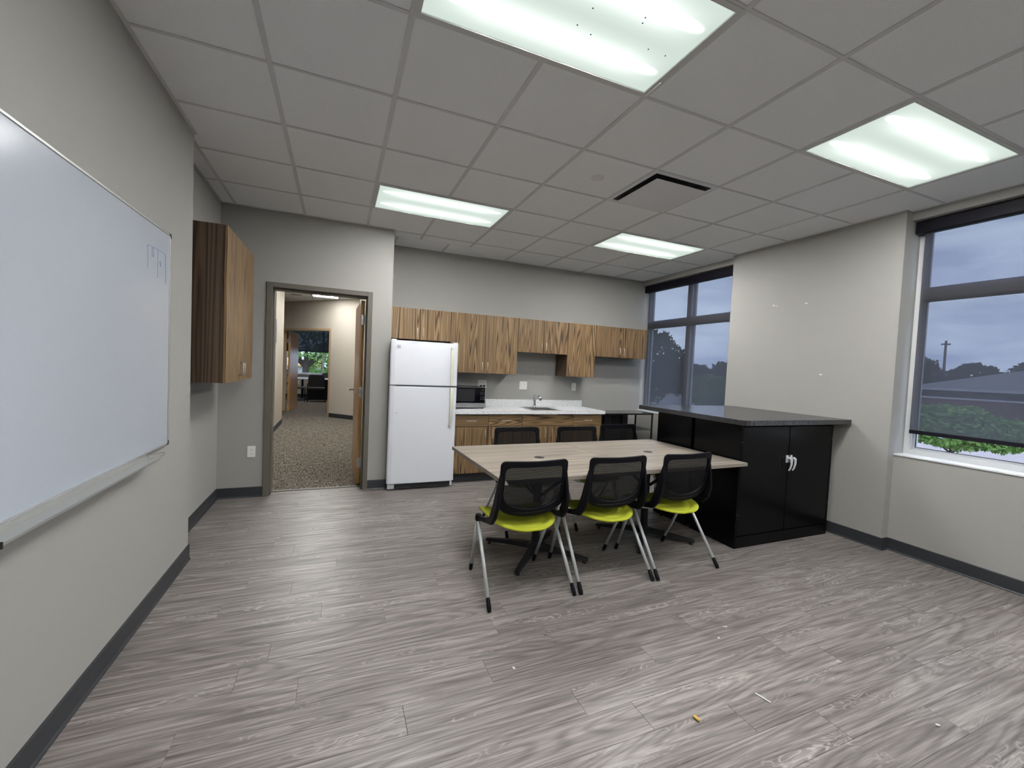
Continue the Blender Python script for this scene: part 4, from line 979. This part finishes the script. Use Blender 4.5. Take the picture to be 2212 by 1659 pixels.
def tree(label, base, crowns, leaf, n, size, seed, trunk_r=.2, cat='tree', name='tree', branches=True):
    """crowns: list of (centre, rx, ry, rz)"""
    rn = random.Random(seed); t = thing(name, label, cat, tuple(base)); vs = []; fs = []
    tot = sum(c[1] * c[2] + c[1] * c[3] for c in crowns)
    for cc, rx, ry, rz in crowns:
        k = int(n * (rx * ry + rx * rz) / tot)
        for _ in range(k):
            while True:
                d = Vector((rn.gauss(0, 1), rn.gauss(0, 1), rn.gauss(0, 1)))
                if d.length > .01: break
            d.normalize(); q = rn.random() ** .33; q = .45 + .55 * q; lump = 1 + .13 * math.sin(d.x * 7 + seed) * math.cos(d.y * 6 + d.z * 5)
            p = Vector(cc) + Vector((d.x * rx, d.y * ry, d.z * rz)) * q * lump
            a = Vector((rn.gauss(0, 1), rn.gauss(0, 1), rn.gauss(0, 1))).normalized(); b = a.cross(Vector((rn.gauss(0, 1), rn.gauss(0, 1), rn.gauss(0, 1)))).normalized(); s = size * rn.uniform(.6, 1.3)
            i = len(vs); vs += [p - a * s, p + b * s * .55, p + a * s, p - b * s * .55]; fs.append((i, i + 1, i + 2, i + 3))
    MB().add(vs, fs).build('foliage', leaf, t)['kind'] = 'stuff'
    cz = crowns[0][0]
    m = MB(); m.tube([tuple(base), (base[0], base[1], (base[2] + cz[2]) / 2), tuple(cz)], trunk_r, 8, rad=[trunk_r, trunk_r * .75, trunk_r * .3])
    if branches:
        for cc, rx, ry, rz in crowns[1:] + [(Vector(cz) + Vector((.6 * crowns[0][1], 0, 0)), 1, 1, 1), (Vector(cz) - Vector((.6 * crowns[0][1], .2, 0)), 1, 1, 1)]:
            m.tube([(base[0], base[1], base[2] + (cz[2] - base[2]) * .45), tuple((Vector(cc) + Vector((base[0], base[1], cz[2]))) / 2 - Vector((0, 0, .2))), tuple(cc)], trunk_r * .4, 6, rad=[trunk_r * .5, trunk_r * .35, trunk_r * .12])
    m.build('trunk', BARK, t); return t
def gp(p): return (p[0], p[1], GZ)
c = P(49.6, 1.2, 30); tree('tall dark rounded tree in the left pane of the far window', gp(c), [(c, 2.1, 2.1, 2.3), (c + Vector((1.1, -1.4, -.6)), 1.2, 1.2, 1.3)], LEAFD, 5000, .17, 1)
for k, (az, el, D, rx, rz, lb) in enumerate(((46.5, -.2, 62, 2.6, 2.0, 'low dark tree right of the tall one, behind the far window mullion'), (43.9, -.1, 84, 2.6, 2.2, 'distant rounded tree just right of the far window mullion'), (42.6, -.3, 72, 2.6, 1.5, 'low distant tree in the middle of the right pane'), (40.4, .1, 60, 2.6, 1.8, 'distant tree at the right edge of the far window'), (51.5, -.2, 55, 3, 1.8, 'dark distant tree at the left edge of the far window'))):
    c = P(az, el, D); tree(lb, gp(c), [(c, rx, rx, rz)], LEAFD, 1500, .3, 20 + k, branches=False)
c = P(42.6, -1.9, 17); tree('leafy green bush filling the lower right pane of the far window', gp(c), [(c, 1.0, 1.0, .62), (c + Vector((.4, -.5, -.25)), .8, .8, .45)], LEAFM, 3500, .07, 31, .05, 'bush', 'shrub')
# near window view
c = P(21.2, -3.75, 17); tree('spreading green shrub under the near window shade', gp(c), [(c, 1.0, 1.15, .60), (c + Vector((-.3, 1.1, .05)), .9, .9, .66), (c + Vector((.3, -.85, -.10)), .8, .6, .45)], LEAFL, 9500, .065, 41, .05, 'shrub', 'shrub')
for k, (az, el, D, rx, rz, lb, mt) in enumerate(((24.0, .9, 60, 2.0, 2.0, 'dark tree left of the utility pole, in the near window', LEAFD), (20.1, .9, 74, 2.3, 1.7, 'rounded tree right of the utility pole, behind the grey roof', LEAFD), (16.0, 1.5, 96, 3.6, 1.9, 'distant tree above the right end of the grey roof', LEAFD), (22.0, .4, 92, 2.6, 1.9, 'low tree at the foot of the utility pole', LEAFD))):
    c = P(az, el, D); tree(lb, gp(c), [(c, rx, rx, rz)], mt, 2200, .25, 50 + k, branches=False)
# neighbouring low building with grey hip roof
ROOFM = pmat('roof_shingle', (.16, .165, .17), .9, noise=.12, nscale=1.2); NBW = pmat('neighbour_wall', (.05, .045, .05), .8); BRICK = pmat('brick_red_brown', (.13, .075, .062), .9, noise=.2, nscale=2); CAPM = pmat('wall_cap', (.40, .40, .42), .7)
nb = thing('neighbour_building', 'low building with a grey hip roof outside the near window', 'building', tuple(P(15, -3.5, 42)[:2]) + (GZ,))
a = P(23.6, 0, 40); b = P(6, 0, 40); dirv = (b - a).normalized(); dirv.z = 0; nrm = Vector((dirv.y * -1, dirv.x, 0)); nrm = nrm if nrm.dot(Vector((1, 0, 0))) > 0 else -nrm
def Q(s, d, z): v = a + dirv * s + nrm * d; return (v.x, v.y, z)
Ls = (b - a).length; W = 12
m = MB(); m.add([Q(-.6, -.6, 1.38), Q(Ls, -.6, 1.38), Q(Ls, W, 1.38), Q(-.6, W, 1.38), Q(6, W / 2, 3.25), Q(Ls - 6, W / 2, 3.25)], [(0, 1, 5, 4), (1, 2, 5), (2, 3, 4, 5), (3, 0, 4), (0, 3, 2, 1)]); m.build('hip_roof', ROOFM, nb)
m = MB(); m.add([Q(-.6, -.6, 1.38), Q(Ls, -.6, 1.38), Q(Ls, -.62, 1.22), Q(-.6, -.62, 1.22)], [(0, 1, 2, 3)]); m.build('fascia', CAPM, nb, solid=.05)
m = MB(); m.add([Q(0, 0, GZ), Q(Ls, 0, GZ), Q(Ls, W, GZ), Q(0, W, GZ), Q(0, 0, 1.38), Q(Ls, 0, 1.38), Q(Ls, W, 1.38), Q(0, W, 1.38)], [(0, 1, 5, 4), (1, 2, 6, 5), (2, 3, 7, 6), (3, 0, 4, 7)]); m.build('wall', NBW, nb)
for k in range(5):
    s0 = .8 + 2.1 * k; MB().add([Q(s0, -.03, .25), Q(s0 + 1.2, -.03, .25), Q(s0 + 1.2, -.03, 1.1), Q(s0, -.03, 1.1)], [(0, 1, 2, 3)]).build('window', pmat('dark_pane', (.05, .06, .07), .1), nb, solid=.04)
bw = thing('garden_wall', 'long red-brown brick wall with a pale cap outside the near window', 'wall', tuple(P(15, -3.5, 31)[:2]) + (GZ,))
a = P(25.5, 0, 31); b = P(4, 0, 31); dirv = (b - a).normalized(); nrm = Vector((-dirv.y, dirv.x, 0)); Ls = (b - a).length
m = MB(); m.add([Q(0, 0, GZ), Q(Ls, 0, GZ), Q(Ls, .25, GZ), Q(0, .25, GZ), Q(0, 0, .84), Q(Ls, 0, .84), Q(Ls, .25, .84), Q(0, .25, .84)], [(0, 1, 5, 4), (1, 2, 6, 5), (2, 3, 7, 6), (3, 0, 4, 7), (4, 5, 6, 7)]); m.build('brickwork', BRICK, bw)
m = MB(); m.add([Q(0, -.05, .84), Q(Ls, -.05, .84), Q(Ls, .3, .84), Q(0, .3, .84), Q(0, -.05, .92), Q(Ls, -.05, .92), Q(Ls, .3, .92), Q(0, .3, .92)], [(0, 1, 5, 4), (1, 2, 6, 5), (2, 3, 7, 6), (3, 0, 4, 7), (4, 5, 6, 7)]); m.build('cap', CAPM, bw)
up = P(22.1, 0, 70); POLE = pmat('pole_wood', (.12, .11, .11), .8)
upo = thing('utility_pole', 'wooden utility pole with crossarm rising above the trees', 'utility pole', (up.x, up.y, GZ))
MB().tube([(up.x, up.y, GZ), (up.x, up.y, 1.434 + .0765 * 70)], .2, 8, rad=[.17, .11]).build('pole', POLE, upo)
q0 = P(22.42, 4.05, 70); q1 = P(21.78, 4.05, 70); MB().tube([q0, q1], .10, 6).build('crossarm', POLE, upo)
cr = thing('parked_car', 'pale parked car beyond the brick wall', 'car', (P(21.35, 0, 35).x, P(21.35, 0, 35).y, GZ))
c0 = P(21.35, 0, 35); m = MB(); ddir = (P(20, 0, 35) - P(22, 0, 35)).normalized(); pr = [(-2.0, .55), (-1.95, 1.35), (-1.2, 1.5), (-.7, 2.02), (.7, 2.05), (1.3, 1.5), (2.0, 1.35), (2.05, .55)]
m.prism(pr, -.8, .8, lambda u, v, d: (c0.x + ddir.x * u * .9 + ddir.y * d, c0.y + ddir.y * u * .9 - ddir.x * d, GZ + v * 1.0 - .2)); m.build('car_body', pmat('car_paint', (.35, .37, .4), .3), cr)
for u in (-1.25, 1.25):
    w0 = Vector((c0.x + ddir.x * u * .9 - ddir.y * .82, c0.y + ddir.y * u * .9 + ddir.x * .82, GZ + .33)); MB().tube([w0, w0 + Vector((ddir.y, -ddir.x, 0)) * 1.64], .32, 14).build('wheel', SLOT, cr)
# office window view
c = P(93.7, 1.6, 40); tree('broad green tree outside the far office window', gp(c), [(c, 3.4, 3, 1.3), (c + Vector((3.3, 0, -.3)), 2.2, 2.2, 1.3), (c + Vector((-3.2, 0, -.1)), 2, 2, 1.1)], LEAFL, 2600, .17, 61, .32)
c = P(91.2, -.3, 46); tree('green tree at the right side of the office window', gp(c), [(c, 2.0, 2, 1.9)], LEAFL, 2200, .15, 62, .2)
sb = thing('street_building', 'pale building with an orange roof beyond the office window', 'building', (-3.9, 58, GZ))
box('wall', (-7.5, -1.6, 58, 62, GZ, .42), pmat('pale_siding', (.55, .53, .50), .8), sb)
m = MB(); m.prism([(57.4, .40), (57.4, .52), (60, 1.25), (62.6, .52), (62.6, .40)], -7.9, -1.2, lambda u, v, d: (d, u, v)); m.build('roof', pmat('orange_roof', (.62, .34, .12), .8), sb)
for x in (-6.6, -3.3): MB().box(x, x + 1.4, 57.96, 57.99, -.45, .2).build('window', pmat('teal_pane', (.12, .2, .2), .2), sb)
